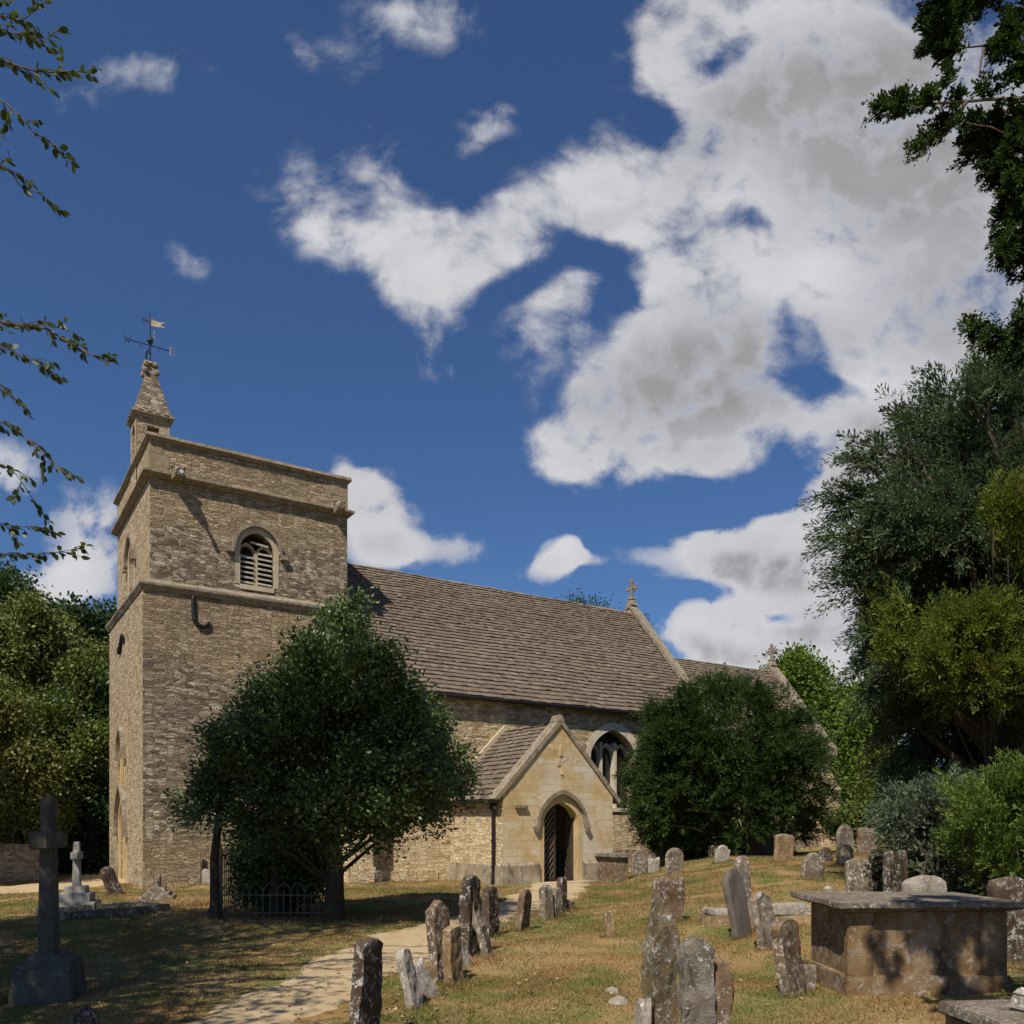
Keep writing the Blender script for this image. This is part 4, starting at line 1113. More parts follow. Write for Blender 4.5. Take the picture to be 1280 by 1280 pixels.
def grid_mesh(name, XX, YY, ZZ, mat, kind):
    ny, nx = XX.shape
    me = bpy.data.meshes.new(name)
    V = np.stack([XX.ravel(), YY.ravel(), ZZ.ravel()], 1)
    idx = np.arange(nx*ny).reshape(ny, nx)
    Q = np.stack([idx[:-1,:-1], idx[:-1,1:], idx[1:,1:], idx[1:,:-1]], -1).reshape(-1, 4)
    me.vertices.add(len(V)); me.vertices.foreach_set('co', V.astype(np.float32).ravel())
    me.loops.add(Q.size); me.loops.foreach_set('vertex_index', Q.astype(np.int32).ravel())
    me.polygons.add(len(Q)); me.polygons.foreach_set('loop_start', np.arange(0, Q.size, 4, dtype=np.int32))
    me.update(calc_edges=True); me.validate()
    me.polygons.foreach_set('use_smooth', [True]*len(me.polygons))
    me.materials.append(mat)
    o = bpy.data.objects.new(name, me); COL.objects.link(o)
    return tag(o, kind=kind)

gx = axis_pts(-16, 36, .22, 2500); gy = axis_pts(-4, 40, .22, 2500)
XX, YY = np.meshgrid(gx, gy)
ZZ = ground_z(XX, YY)
# the soil falls away beneath the path sheets so that they lie cleanly in it
LP = [(-30, 24.0), (-19.0, 20.2), (-13.6, 18.4), (-11.9, 21.0), (-11.6, 24.5), (-11.8, 29), (-12.5, 36)]
ground = grid_mesh('ground', XX, YY, ZZ, M_GROUND, 'structure')

def path_sheet(name, pts, width, lift, seed, taper=None):
    pts = np.array(pts, float)
    seg = np.hypot(*np.diff(pts, axis=0).T); s = np.concatenate([[0], np.cumsum(seg)])
    n = int(s[-1]/.10)
    u = np.linspace(0, s[-1], n)
    # smooth the polyline
    l = np.interp(u, s, pts[:,0]); d = np.interp(u, s, pts[:,1])
    k = np.ones(25)/25
    lp = np.pad(l, 12, mode='reflect', reflect_type='odd'); dp = np.pad(d, 12, mode='reflect', reflect_type='odd')
    l = np.convolve(lp, k, 'valid'); d = np.convolve(dp, k, 'valid')
    tl, td = np.gradient(l), np.gradient(d); q = np.hypot(tl, td); nl, nd = td/q, -tl/q
    rng = np.random.default_rng(seed)
    def edge():
        e = np.zeros(n)
        for (f, a) in ((.35,.16),(1.3,.09),(4.1,.05),(11.,.035)): e += a*np.sin(u*f*2*np.pi/1.0*.35+rng.uniform(0,6.3))*rng.uniform(.6,1.2)
        return e + rng.normal(0, .018, n)
    w = np.interp(u/s[-1], np.linspace(0,1,len(width)), width)
    el, er = w/2+edge(), w/2+edge()
    cols = 9
    A = np.linspace(-1, 1, cols)
    off = np.where(A[None,:] < 0, A[None,:]*el[:,None], A[None,:]*er[:,None])
    Lc = l[:,None]+nl[:,None]*off; Dc = d[:,None]+nd[:,None]*off
    Xc = VX*Dc+RX*Lc; Yc = VY*Dc+RY*Lc
    Zc = ground_z(Xc, Yc)+lift
    Zc[:,0] -= .03; Zc[:,-1] -= .03
    return grid_mesh(name, Xc, Yc, Zc, M_PATH, 'structure')
path_sheet('path', PATH, [1.5,1.35,1.25,1.25,1.3,1.3,1.3,1.4,1.9], .022, 3)
path_sheet('path', LP, [4.0,3.4,3.2,2.6,2.4,2.4], .022, 4)

def on_path(l, d):
    lp = np.interp(d, _pd, _pl)
    a = np.abs(l-lp) < .56+.10*np.sin(d*2.1+l)
    q = np.array(LP)
    b = np.zeros_like(a)
    for i in range(len(q)-1):
        p0, p1 = q[i], q[i+1]; v = p1-p0; t = np.clip(((l-p0[0])*v[0]+(d-p0[1])*v[1])/(v@v), 0, 1)
        b |= np.hypot(l-p0[0]-t*v[0], d-p0[1]-t*v[1]) < 1.3
    return a | b

def cards(name, base, dirv, side, length, width, tint, mat, parent=None, curl=None, kind=None, shape=.45, oval=False):
    """many small leaf-shaped faces: base point, direction, sideways axis"""
    n = len(base)
    L = length[:,None]; W = width[:,None]
    nor = np.cross(dirv, side)
    c = 0 if curl is None else curl[:,None]
    p0 = base; p1 = base + dirv*L*shape + side*W*.5 + nor*c*L*.25; p2 = base + dirv*L; p3 = base + dirv*L*shape - side*W*.5 + nor*c*L*.25
    pts = [p0,p1,p2,p3]
    if oval:
        at_ = lambda f, w: base + dirv*L*f + side*W*w + nor*c*L*abs(w)*.5
        pts = [base, at_(.28,.42), at_(.62,.40), at_(.86,.18), base+dirv*L, at_(.86,-.18), at_(.62,-.40), at_(.28,-.42)]
    m = len(pts)
    V = np.stack(pts, 1).reshape(-1, 3)
    if parent is not None: V = V - np.array(ORG[parent.name])
    me = bpy.data.meshes.new(name)
    me.vertices.add(m*n); me.vertices.foreach_set('co', V.astype(np.float32).ravel())
    me.loops.add(m*n); me.loops.foreach_set('vertex_index', np.arange(m*n, dtype=np.int32))
    me.polygons.add(n); me.polygons.foreach_set('loop_start', np.arange(0, m*n, m, dtype=np.int32))
    me.update(calc_edges=True)
    a = me.attributes.new('tint', 'FLOAT', 'FACE'); a.data.foreach_set('value', tint.astype(np.float32))
    me.materials.append(mat)
    o = bpy.data.objects.new(name, me); COL.objects.link(o)
    if parent is not None: o.parent = parent; ORG[o.name] = ORG[parent.name]
    if kind: o['kind'] = kind
    return o

def unit(v):
    return v/np.maximum(np.linalg.norm(v, axis=-1, keepdims=True), 1e-9)

def grass():
    rng = np.random.default_rng(11)
    n = 520000
    d = 3.2 + 24.0*rng.random(n)**1.55
    l = (rng.random(n)*2-1)*(.68*d+.5)
    k = ~on_path(l, d)
    # thinner, tuftier growth on the parched patches
    x, y = VX*d+RX*l, VY*d+RY*l
    tuft = np.sin(x*3.1+np.sin(y*2.3)*1.7)*np.sin(y*2.9+np.sin(x*1.9)*2)+rng.normal(0,.45,n)
    k &= (tuft > -.55)
    inch = (x > PX0-.3) & (y > PY-.3) & (x < 31)
    inch2 = (x > TX0) & (y > TY0)
    k &= ~(inch | inch2)
    l, d, x, y, tuft = l[k], d[k], x[k], y[k], tuft[k]; n = len(x)
    z = ground_z(x, y)-.004
    base = np.stack([x,y,z], 1)
    dirv = unit(np.stack([rng.normal(0,.55,n), rng.normal(0,.55,n), np.ones(n)], 1))
    side = unit(np.cross(dirv, rng.normal(0,1,(n,3))))
    length = (.011+.020*rng.random(n)+.010*np.clip(tuft,0,1.5)**2)*(1+d/24); width = (.004+.003*rng.random(n))*(1+d/12)
    cards('grass', base, dirv, side, length, width, rng.random(n), M_GRASS, kind='stuff', shape=.35)
def tufts(spots):
    rng = np.random.default_rng(13); B = []
    for (x, y, w, t, rz) in spots:
        m = int(260*w/.4)
        a = rng.random(m)*2*np.pi; u = np.cos(a)*(w/2+.03+rng.random(m)**2*.10); v = np.sin(a)*(t/2+.03+rng.random(m)**2*.10)
        q = np.stack([x+u*math.cos(rz)-v*math.sin(rz), y+u*math.sin(rz)+v*math.cos(rz)], 1); B.append(q)
    B = np.concatenate(B); n = len(B)
    base = np.stack([B[:,0], B[:,1], ground_z(B[:,0], B[:,1])-.005], 1)
    dirv = unit(np.stack([rng.normal(0,.4,n), rng.normal(0,.4,n), np.ones(n)], 1)); side = unit(np.cross(dirv, rng.normal(0,1,(n,3))))
    d = VX*B[:,0]+VY*B[:,1]
    cards('grass_tufts', base, dirv, side, .03+.075*rng.random(n)**1.6, (.005+.003*rng.random(n))*(1+d/14), rng.random(n), M_GRASS, kind='stuff', shape=.35)
grass()
def litter():
    rng = np.random.default_rng(12); n = 1900
    d = 4.5+12*rng.random(n)**1.2; l = rng.normal(-2.4, 2.2, n)
    m2 = rng.random(n) < .3; l[m2] = (rng.random(m2.sum())*2-1)*d[m2]*.65
    x, y = VX*d+RX*l, VY*d+RY*l
    base = np.stack([x,y,ground_z(x,y)+.03],1)
    dirv = unit(np.stack([rng.normal(0,1,n),rng.normal(0,1,n),rng.normal(0,.15,n)],1)); side = unit(np.cross(dirv, np.array([0,0,1.])+rng.normal(0,.35,(n,3))))
    M = mat_leaf('dry fallen leaf', [(.1,(.16,.09,.04)),(.5,(.30,.20,.10)),(.9,(.46,.38,.24))], .8, .1, .2, (.3,.2,.1))
    cards('fallen_leaves', base, dirv, side, .03+.03*rng.random(n), .018+.018*rng.random(n), rng.random(n), M, kind='stuff', curl=rng.normal(0,.6,n))
litter()
# ------------------------------------------------------------------ trees and shrubs
M_BARK = mat_dressed('bark', [(.3,(.055,.042,.030)),(.6,(.10,.08,.06)),(.8,(.15,.125,.095))], lichen=(.22,.22,.18), dark=(.03,.022,.016), l_amt=.3, d_amt=.5, bstr=.9, scale=2.0)
M_TWIG = mat_plain('twig bark', (.12,.085,.06), .85, 0, .3)
M_HOLLY = mat_leaf('holly leaf', [(0,(0.029,0.052,0.018)),(.5,(0.074,0.120,0.035)),(.85,(0.150,0.208,0.065)),(1,(0.244,0.293,0.105))], .42, .38, .14, (.12,.19,.02))
M_YEW = mat_leaf('yew needles', [(0,(0.015,0.030,0.009)),(.5,(0.033,0.064,0.014)),(.85,(0.058,0.099,0.020)),(1,(0.094,0.139,0.033))], .6, .18, .18, (.10,.17,.02))
M_CYP = mat_leaf('dark juniper sprays', [(0,(0.033,0.053,0.025)),(.5,(0.077,0.117,0.058)),(.85,(0.129,0.183,0.090)),(1,(0.200,0.253,0.134))], .65, .12, .22, (.11,.16,.06), dead=(.11,.07,.035))
M_GOLD = mat_leaf('yellow green cypress sprays', [(0,(0.044,0.064,0.011)),(.5,(0.116,0.160,0.026)),(.85,(0.187,0.237,0.042)),(1,(0.264,0.275,0.066))], .6, .15, .3, (.24,.31,.03), dead=(.12,.08,.03))
M_LAWS = mat_leaf('bright green cypress sprays', [(0,(0.046,0.076,0.016)),(.5,(0.109,0.167,0.034)),(.85,(0.172,0.236,0.052)),(1,(0.241,0.287,0.081))], .6, .15, .28, (.22,.30,.03))
M_BLUE = mat_leaf('blue green juniper sprays', [(0,(0.046,0.063,0.039)),(.5,(0.103,0.136,0.087)),(.85,(0.155,0.190,0.127)),(1,(0.230,0.253,0.184))], .65, .12, .2, (.13,.18,.08), dead=(.12,.085,.04))
M_HEDGE = mat_leaf('mixed hedge leaf', [(0,(0.039,0.060,0.013)),(.5,(0.088,0.125,0.023)),(.85,(0.143,0.189,0.039)),(1,(0.221,0.247,0.065))], .5, .35, .25, (.15,.22,.02))
M_HEDGE2 = mat_leaf('olive shrub leaf', [(0,(0.062,0.077,0.018)),(.5,(0.131,0.152,0.035)),(.85,(0.206,0.222,0.060)),(1,(0.275,0.275,0.088))], .5, .35, .25, (.18,.22,.03))
M_OAK = mat_leaf('dark oak leaf', [(0,(0.014,0.031,0.012)),(.5,(0.030,0.060,0.019)),(.85,(0.054,0.096,0.030)),(1,(0.096,0.132,0.042))], .5, .3, .2, (.1,.18,.02))
M_LIME = mat_leaf('bright lime leaf', [(0,(0.046,0.081,0.010)),(.5,(0.098,0.156,0.018)),(.85,(0.150,0.215,0.029)),(1,(0.208,0.260,0.046))], .5, .35, .3, (.20,.30,.02))
M_BEECH = mat_leaf('beech leaf', [(0,(0.022,0.036,0.010)),(.5,(0.043,0.070,0.016)),(.85,(0.078,0.108,0.024)),(1,(0.144,0.144,0.036))], .45, .35, .3, (.16,.22,.02))

def limb(mb, a, b, r0, r1, rng, bend=.12, n=6, sag=0):
    a = Vector(a); b = Vector(b); L = (b-a).length
    o1 = Vector((rng.uniform(-1,1),rng.uniform(-1,1),rng.uniform(-.5,.5)))*L*bend
    pts = []; rad = []
    for i in range(n+1):
        t = i/n
        p = a.lerp(b, t)+o1*math.sin(math.pi*t)+Vector((0,0,sag*L*math.sin(math.pi*t)))
        pts.append(p+Vector((rng.uniform(-1,1),rng.uniform(-1,1),rng.uniform(-1,1)))*L*.015*(0 < i < n)); rad.append(r0+(r1-r0)*t)
    mb.tube(pts, rad, 7)
    return pts

def foliage(seed, lobes, nclump, per, cr, size, asp, axis=None, mode='leaf', up=.35, shell=.62, outw=.5, droop=0.0, squash=1.0, core=1.5):
    """leaf cards gathered in clumps through the outer volume of a set of lobes (x,y,z,r[,rz])"""
    rng = np.random.default_rng(seed)
    Lb = np.array([(q[0],q[1],q[2],q[3],(q[4] if len(q) > 4 else q[3])) for q in lobes], float)
    pw = Lb[:,3]**1.7; pw /= pw.sum()
    k = rng.choice(len(Lb), nclump, p=pw)
    v = unit(rng.normal(0,1,(nclump,3)))
    r = shell+(1.02-shell)*rng.random(nclump)**.75
    # uneven surface: some directions bulge and some are hollow
    r = r*(1+.17*np.sin(v[:,0]*5.1+k*1.3)*np.sin(v[:,2]*4.7+k*.7)+.10*np.sin(v[:,1]*9+k))
    c = Lb[k,:3]+v*np.stack([Lb[k,3],Lb[k,3],Lb[k,4]],1)*r[:,None]
    ctint = rng.normal(0,.15,nclump)
    m = rng.poisson(per, nclump).clip(1)
    ci = np.repeat(np.arange(nclump), m); n = len(ci)
    cen = np.array(axis) if axis is not None else Lb[:,:3].mean(0)
    ow = c-cen; ow[:,2] *= .5; ow = unit(ow)
    ow[:,2] -= droop; ow = unit(ow+.5*v)
    if mode == 'leaf':
        pos = c[ci]+rng.normal(0,1,(n,3))*cr*np.array([1,1,squash])
        dirv = unit(ow[ci]*outw+rng.normal(0,.6,(n,3))+np.array([0,0,-.1]))
        nor = unit(rng.normal(0,.75,(n,3))+np.array([0,0,up])+.4*ow[ci])
        side = unit(np.cross(nor, dirv))
        ln = size*(.65+.7*rng.random(n)); wd = ln*asp
    else:                                               # sprays: narrow cards set along a drooping plume
        t = rng.random(n)
        plen = (cr*(.55+.9*rng.random(nclump)))[ci]
        o = ow[ci]
        curve = np.stack([np.zeros(n),np.zeros(n),-(droop*.8)*t**2+.12*t],1)
        fan = rng.normal(0,1,(n,3)); fan = fan-o*(fan*o).sum(1,keepdims=True)
        pos = c[ci]+o*(plen*t)[:,None]+curve*plen[:,None]+fan*(plen*.135*(1.15-t))[:,None]
        dirv = unit(o*1.0+fan*.42+rng.normal(0,.22,(n,3))+np.array([0,0,-.15*droop]))
        side = unit(np.cross(dirv, rng.normal(0,1,(n,3))+np.array([0,0,1.2])))
        ln = size*(.55+.8*rng.random(n))*(1.1-.45*t); wd = ln*asp
    # a few larger leaves deep inside keep the crown from being see-through
    kc = max(1, nclump//2); kk = rng.choice(len(Lb), kc*4, p=pw); vv = unit(rng.normal(0,1,(kc*4,3)))
    pc = Lb[kk,:3]+vv*Lb[kk,3:4]*(.5*rng.random((kc*4,1))**.5)
    dc = unit(rng.normal(0,1,(kc*4,3))); sc_ = unit(np.cross(dc, rng.normal(0,1,(kc*4,3)))); lc = size*core*(.7+.6*rng.random(kc*4))
    pos = np.concatenate([pos, pc]); dirv = np.concatenate([dirv, dc]); side = np.concatenate([side, sc_]); ln = np.concatenate([ln, lc]); wd = np.concatenate([wd, lc*.6]); ci = np.concatenate([ci, rng.integers(0, nclump, kc*4)]); n = len(ci)
    tint = np.clip(.48+ctint[ci]+rng.normal(0,.16,n), 0, 1)
    return pos, dirv, side, ln, wd, tint, rng.normal(0,.5,n)

def crown(name, parent, mat, *args, **kw):
    keep_out = kw.pop('keep_out', False)
    pos, dirv, side, ln, wd, tint, curl = foliage(*args, **kw)
    if keep_out:                                        # this part of the crown was cut back from the open view
        l, d = wl(pos[:,0], pos[:,1]); dd = np.maximum(d, .05)
        ok = ~((d > .3) & (np.abs(l/dd) < .68) & ((pos[:,2]-EYE)/dd < 1.03))
        pos, dirv, side, ln, wd, tint, curl = [q[ok] for q in (pos, dirv, side, ln, wd, tint, curl)]
    return cards(name, pos, dirv, side, ln, wd, tint, mat, parent, curl=curl, shape=kw.get('mode') == 'spray' and .6 or .45)

def px_lobes(lst, d0, rng, spread):
    """lobes given by where they show and how big they look, at depth d0 plus or minus spread"""
    res = []
    for q in lst:
        px, py, r = q[:3]; d = d0+(q[3] if len(q) > 3 else rng.uniform(-spread, spread))
        x, y = at(px, d); res.append((x, y, zat(py, d), r/FPX*d))
    return res

def add_boughs(L, rng, n, lo, hi, up, axis, r0=.26, r1=.07, flat=1.0, droop=0.0, k=5):
    """boughs that run out past the lobes, as chains of small lobes, so the outline is uneven"""
    res = []
    w = [q[3]**2 for q in L]
    for _ in range(n):
        q = rng.choices(L, w)[0]; r = q[3]
        o = Vector((q[0]-axis[0], q[1]-axis[1], .4*(q[2]-axis[2])))
        v = Vector((rng.gauss(0,1), rng.gauss(0,1), rng.gauss(0,.7)))
        v = (v.normalized()+o.normalized()*.8+Vector((0,0,up))).normalized()
        reach = r*rng.uniform(lo, hi)
        for i in range(k):
            t = i/(k-1); s_ = .45+.55*t
            p = Vector(q[:3])+v*reach*s_+Vector((0,0,-droop*reach*t*t))
            rr = r*(r0+(r1-r0)*t)
            res.append((p.x, p.y, p.z, rr, rr*flat))
    return res

def tree_base(px, d):
    x, y = at(px, d); return (x, y, gz(x, y))

def branches(mb, base, lobes, rng, r0, start=.25, step=1, rb=.3):
    b = Vector(base)
    for i, q in enumerate(lobes[::step]):
        c = Vector(q[:3]); t = rng.uniform(start, .8)
        s = Vector((b.x, b.y, b.z+(c.z-b.z)*t))
        limb(mb, s, c, r0*rb, r0*.08, rng, .10, 5)

# --- holly by the tower
def holly():
    rng = random.Random(21)
    d0 = 14.3; b = tree_base(417, d0)
    t = empty('holly_tree', b, 'glossy dark green holly tree on dark trunks beside the square tower', 'tree')
    L = px_lobes([(385,880,52),(425,880,58),(370,930,60),(305,940,42),(480,920,56),(440,830,44),(425,806,36),(446,766,20),(424,778,18),(402,848,54),(462,850,50),(345,898,52),(432,940,84),(322,955,58),(515,925,50),(285,985,36),(535,978,44),(455,995,74),(365,1003,58),(562,955,28),(238,1008,22),(500,1000,48),(300,1015,32),
        (318,860,22),(300,910,24),(505,870,24),(575,985,22),(410,1012,58),(262,1000,24),(390,1040,30),(330,1035,36),(540,1015,28),(470,1030,40)], d0, rng, .95)
    low = px_lobes([(335,1075,34,1.0),(385,1072,34,1.0),(330,1108,26,1.1),(378,1108,26,1.1),(360,1092,34,1.2),(310,1072,20,.9),(398,1066,20,.9),(360,1062,36,.9),(318,1104,20,1.0),(350,1126,18,1.0)], d0, rng, .2)
    tr = MB()
    pts = [b, (b[0]+.02,b[1],b[2]+.8), (b[0]-.03,b[1]+.02,b[2]+1.7), (b[0]+.1,b[1],b[2]+3.0), (b[0]+.12,b[1]+.05,b[2]+4.6)]
    tr.tube([(b[0],b[1],b[2]-.15)]+pts[1:], [.19,.145,.125,.09,.03], 9)
    branches(tr, b, L, rng, .13, .28)
    tr.build('trunk', M_BARK, t, smooth=True)
    b2 = tree_base(268, d0-.3); tr = MB()
    tr.tube([(b2[0],b2[1],b2[2]-.1),(b2[0]+.01,b2[1],b2[2]+.25),(b2[0],b2[1],b2[2]+1.0),(b2[0]+.12,b2[1]+.1,b2[2]+1.9),(b2[0]+.5,b2[1]+.2,b2[2]+2.6)], [.19,.085,.075,.06,.03], 8)
    tr.build('trunk', M_BARK, t, smooth=True)
    b3 = tree_base(345, d0+.6); tr = MB(); tr.tube([(b3[0],b3[1],b3[2]-.1),(b3[0],b3[1],b3[2]+.7),(b3[0]+.1,b3[1],b3[2]+2.2)], [.14,.10,.05], 8); tr.build('trunk', M_BARK, t, smooth=True)
    L = L+add_boughs(L, rng, 120, .95, 1.35, .85, (b[0],b[1],2.2), .26, .06)
    crown('crown', t, M_HOLLY, 31, L, 5200, 22, .11, .078, .52, axis=(b[0],b[1],1.6), up=.5, outw=.9, shell=.45)
    crown('skirt', t, M_HOLLY, 32, low, 1000, 24, .12, .085, .5, axis=(b[0],b[1],1.4), shell=.3)
    # upright shoots that break the outline
    rg = np.random.default_rng(33); sh = []
    for (px,py,n) in ((448,735,3),(425,748,2),(395,790,2),(350,815,2),(330,835,2),(300,868,2),(282,905,2),(255,955,2),(222,1003,3),(215,1012,2),(490,815,2),(520,845,3),(545,900,2),(575,925,2),(590,965,3),(410,760,2)):
        for j in range(n):
            dd = d0+rg.uniform(-.5,.5); x, y = at(px+rg.uniform(-8,8), dd); z = zat(py+rg.uniform(-4,14), dd); c = Vector((b[0],b[1],2.4)); tip = Vector((x,y,z)); a = tip+(c-tip).normalized()*.45+Vector((0,0,-.22))
            for k in range(26):
                q = a.lerp(tip, rg.random()); sh.append((*(q+Vector(rg.normal(0,.035,3))), *((tip-a).normalized()+Vector(rg.normal(0,.55,3)))))
    sh = np.array(sh); dv = unit(sh[:,3:]); sd = unit(np.cross(dv, rg.normal(0,1,dv.shape))); ln = .06+.035*rg.random(len(sh))
    cards('shoots', sh[:,:3], dv, sd, ln, ln*.5, np.clip(rg.normal(.55,.2,len(sh)),0,1), M_HOLLY, t, curl=rg.normal(0,.5,len(sh)))
holly()

# --- yew by the nave
def yew():
    rng = random.Random(22); d0 = 26.2
    b = tree_base(948, d0)
    t = empty('yew_tree', b, 'broad rounded dark yew standing east of the porch window', 'tree')
    L = px_lobes([(905,882,38),(860,912,52),(958,908,48),(844,955,50),(905,945,78),(972,960,58),(1008,968,36),(835,1000,42),(890,1003,56),(950,1005,50),(1002,1008,34),(806,978,26),(880,868,24),(925,866,22),(990,925,34),(1028,985,20),
       (836,925,24),(808,1012,20),(1026,1015,16),(850,1028,32),(915,1030,28),(822,1030,24),(806,1030,18),(875,1042,24),(838,1048,20),(985,1036,26),(862,1052,22),(900,1050,22),(815,1045,14),(1010,1030,18),(880,960,60),(930,960,60),(850,985,50)], d0, rng, 1.3)
    tr = MB(); tr.tube([(b[0],b[1],b[2]-.2),(b[0]+.05,b[1],b[2]+.5),(b[0]-.1,b[1]+.1,b[2]+1.2),(b[0]-.4,b[1],b[2]+2.6),(b[0]-.5,b[1],b[2]+4)], [.55,.42,.40,.22,.06], 10)
    branches(tr, b, L, rng, .3, .25)
    tr.build('trunk', M_BARK, t, smooth=True)
    b2 = tree_base(866, d0+1.2); tr = MB(); tr.tube([(b2[0],b2[1],b2[2]-.2),(b2[0],b2[1],b2[2]+.9),(b2[0]+.3,b2[1],b2[2]+2.2)], [.22,.17,.10], 8); tr.build('trunk', M_BARK, t, smooth=True)
    L = L+add_boughs(L, rng, 90, .9, 1.12, .15, (b[0]-.6,b[1],2.5), .32, .12)
    crown('crown', t, M_YEW, 41, L, 8200, 34, .36, .105, .28, axis=(b[0]-.6,b[1],1.6), mode='spray', droop=.25, shell=.5)
yew()

# --- big dark juniper or cypress filling the right edge, and its neighbours
def plume_tree(name, label, seed, mat, px, d0, lobes, n, per, cr, size, asp, spread, trunk_r, droop=.35, cat='tree', tips=(), shell=.5, flat=1.0, boughs=None):
    rng = random.Random(seed); b = tree_base(px, d0)
    t = empty(name, b, label, cat)
    L = px_lobes(lobes, d0, rng, spread)
    top = max(q[2]+q[3]*.5 for q in L)
    tr = MB(); tr.tube([(b[0],b[1],b[2]-.15),(b[0],b[1],b[2]+.5*(top-b[2])*.5),(b[0]+.1,b[1]+.05,b[2]+.6*(top-b[2])),(b[0]+.05,b[1],top)], [trunk_r*1.3,trunk_r,trunk_r*.6,trunk_r*.1], 9)
    branches(tr, b, L, rng, trunk_r, .35)
    tr.build('trunk', M_BARK, t, smooth=True)
    L = [(q[0],q[1],q[2],q[3],q[3]*flat) for q in L]
    if boughs: L = L+add_boughs(L, rng, boughs[0], boughs[1], boughs[2], boughs[3], (b[0],b[1],(b[2]+top)*.5), boughs[4], boughs[5], flat, boughs[6])
    crown('crown', t, mat, seed, L, n, per, cr, size, asp, axis=(b[0],b[1],(b[2]+top)*.5), mode='spray', droop=droop, shell=shell)
    return t, b, L
plume_tree('juniper_tree', 'tall dark blue green conifer with ragged drooping plumes behind the chest tomb', 51, M_CYP, 1262, 14.2,
    [(1240,474,16),(1256,462,10),(1290,485,30),(1180,494,16),(1215,505,26),(1262,510,38),(1320,520,60),(1128,532,13),(1160,538,24),(1210,552,42),(1275,560,54),
     (1068,563,9),(1092,568,16),(1126,578,28),(1178,600,46),(1250,615,60),(1048,626,11),(1078,633,22),(1120,645,38),(1182,665,54),(1260,690,72),(1042,670,11),(1072,680,22),(1116,695,40),
     (1068,724,14),(1104,732,32),(1160,745,54),(1240,765,72),(1094,790,15),(1128,798,32),(1190,825,60),(1275,855,80),(1118,864,13),(1148,878,30),(1200,905,50),(1275,935,72),(1146,945,28),(1192,980,50),(1252,1005,62),(1180,1042,34),
     (1140,915,30),(1128,955,22),(1150,1000,36),(1120,1000,14),(1100,830,16),(1140,840,40),(1230,700,60),(1150,690,50),(1230,640,50),(1170,780,50),(1340,620,80),(1350,760,90),(1350,900,90),(1340,1020,70)], 7600, 76, .56, .100, .28, .9, .30, droop=.40, flat=.75, boughs=(190, .95, 1.55, .20, .32, .09, .42))
plume_tree('golden_cypress', 'bright yellow green conifer growing in front of the tall dark one', 52, M_GOLD, 1240, 12.7,
    [(1240,640,14),(1262,655,20),(1284,628,18),(1276,692,24),(1248,702,13),(1295,740,32),(1110,778,15),(1134,764,15),(1160,792,22),(1192,778,18),(1216,806,26),(1246,792,24),(1272,818,28),(1182,832,24),(1150,818,20),(1126,806,15),(1222,852,24),(1256,862,28),(1288,845,32),(1195,872,14),(1165,850,16),(1305,900,40)], 2100, 60, .38, .080, .28, .8, .05, droop=.1, shell=.2, boughs=(90, 1.0, 2.0, .45, .42, .14, 0))
def shrub(name, label, seed, mat, px, d, lobes, n, per, cr, size, asp, mode, spread=.4, droop=.2, group=None, cat='shrub', shell=.4, stem=.028):
    rng = random.Random(seed); b = tree_base(px, d)
    t = empty(name, b, label, cat, group)
    L = px_lobes(lobes, d, rng, spread)
    tr = MB()
    for q in L[:10]: limb(tr, (b[0]+rng.uniform(-.1,.1),b[1]+rng.uniform(-.1,.1),b[2]-.05), q[:3], stem, stem*.25, rng, .15, 5)
    tr.build('stem', M_BARK, t, smooth=True)
    L = L+add_boughs(L, rng, 50, .9, 1.35, .3, (b[0],b[1],b[2]+.3), .32, .1)
    crown('foliage', t, mat, seed, L, n, per, cr, size, asp, axis=(b[0],b[1],b[2]+.3), mode=mode, droop=droop, shell=shell)
    return t
shrub('spreading_juniper', 'low blue green spreading juniper beside the broken gravestones', 53, M_BLUE, 1165, 12.0,
    [(1165,1030,28),(1190,1012,32),(1220,1040,40),(1178,1068,24),(1215,1080,34),(1250,1060,36),(1150,1085,18),(1170,1098,22),(1135,1045,18),(1118,1012,12),(1128,1030,14),(1142,1022,18),(1235,1095,30),(1195,1095,22),(1150,1060,12),(1265,1030,36)], 1300, 64, .42, .085, .25, 'spray', .6, .3)
shrub('cypress_shrub', 'low bright green conifer shrub at the right end of the chest tomb', 54, M_LAWS, 1262, 10.4,
    [(1200,1000,16),(1215,1015,22),(1245,1000,26),(1275,985,30),(1235,1025,30),(1270,1015,40),(1290,1050,50),(1225,1060,30),(1250,1085,28),(1300,1090,50),(1210,1035,18),(1275,1140,30),(1310,1160,50)], 1100, 56, .30, .07, .28, 'spray', .5, .05)

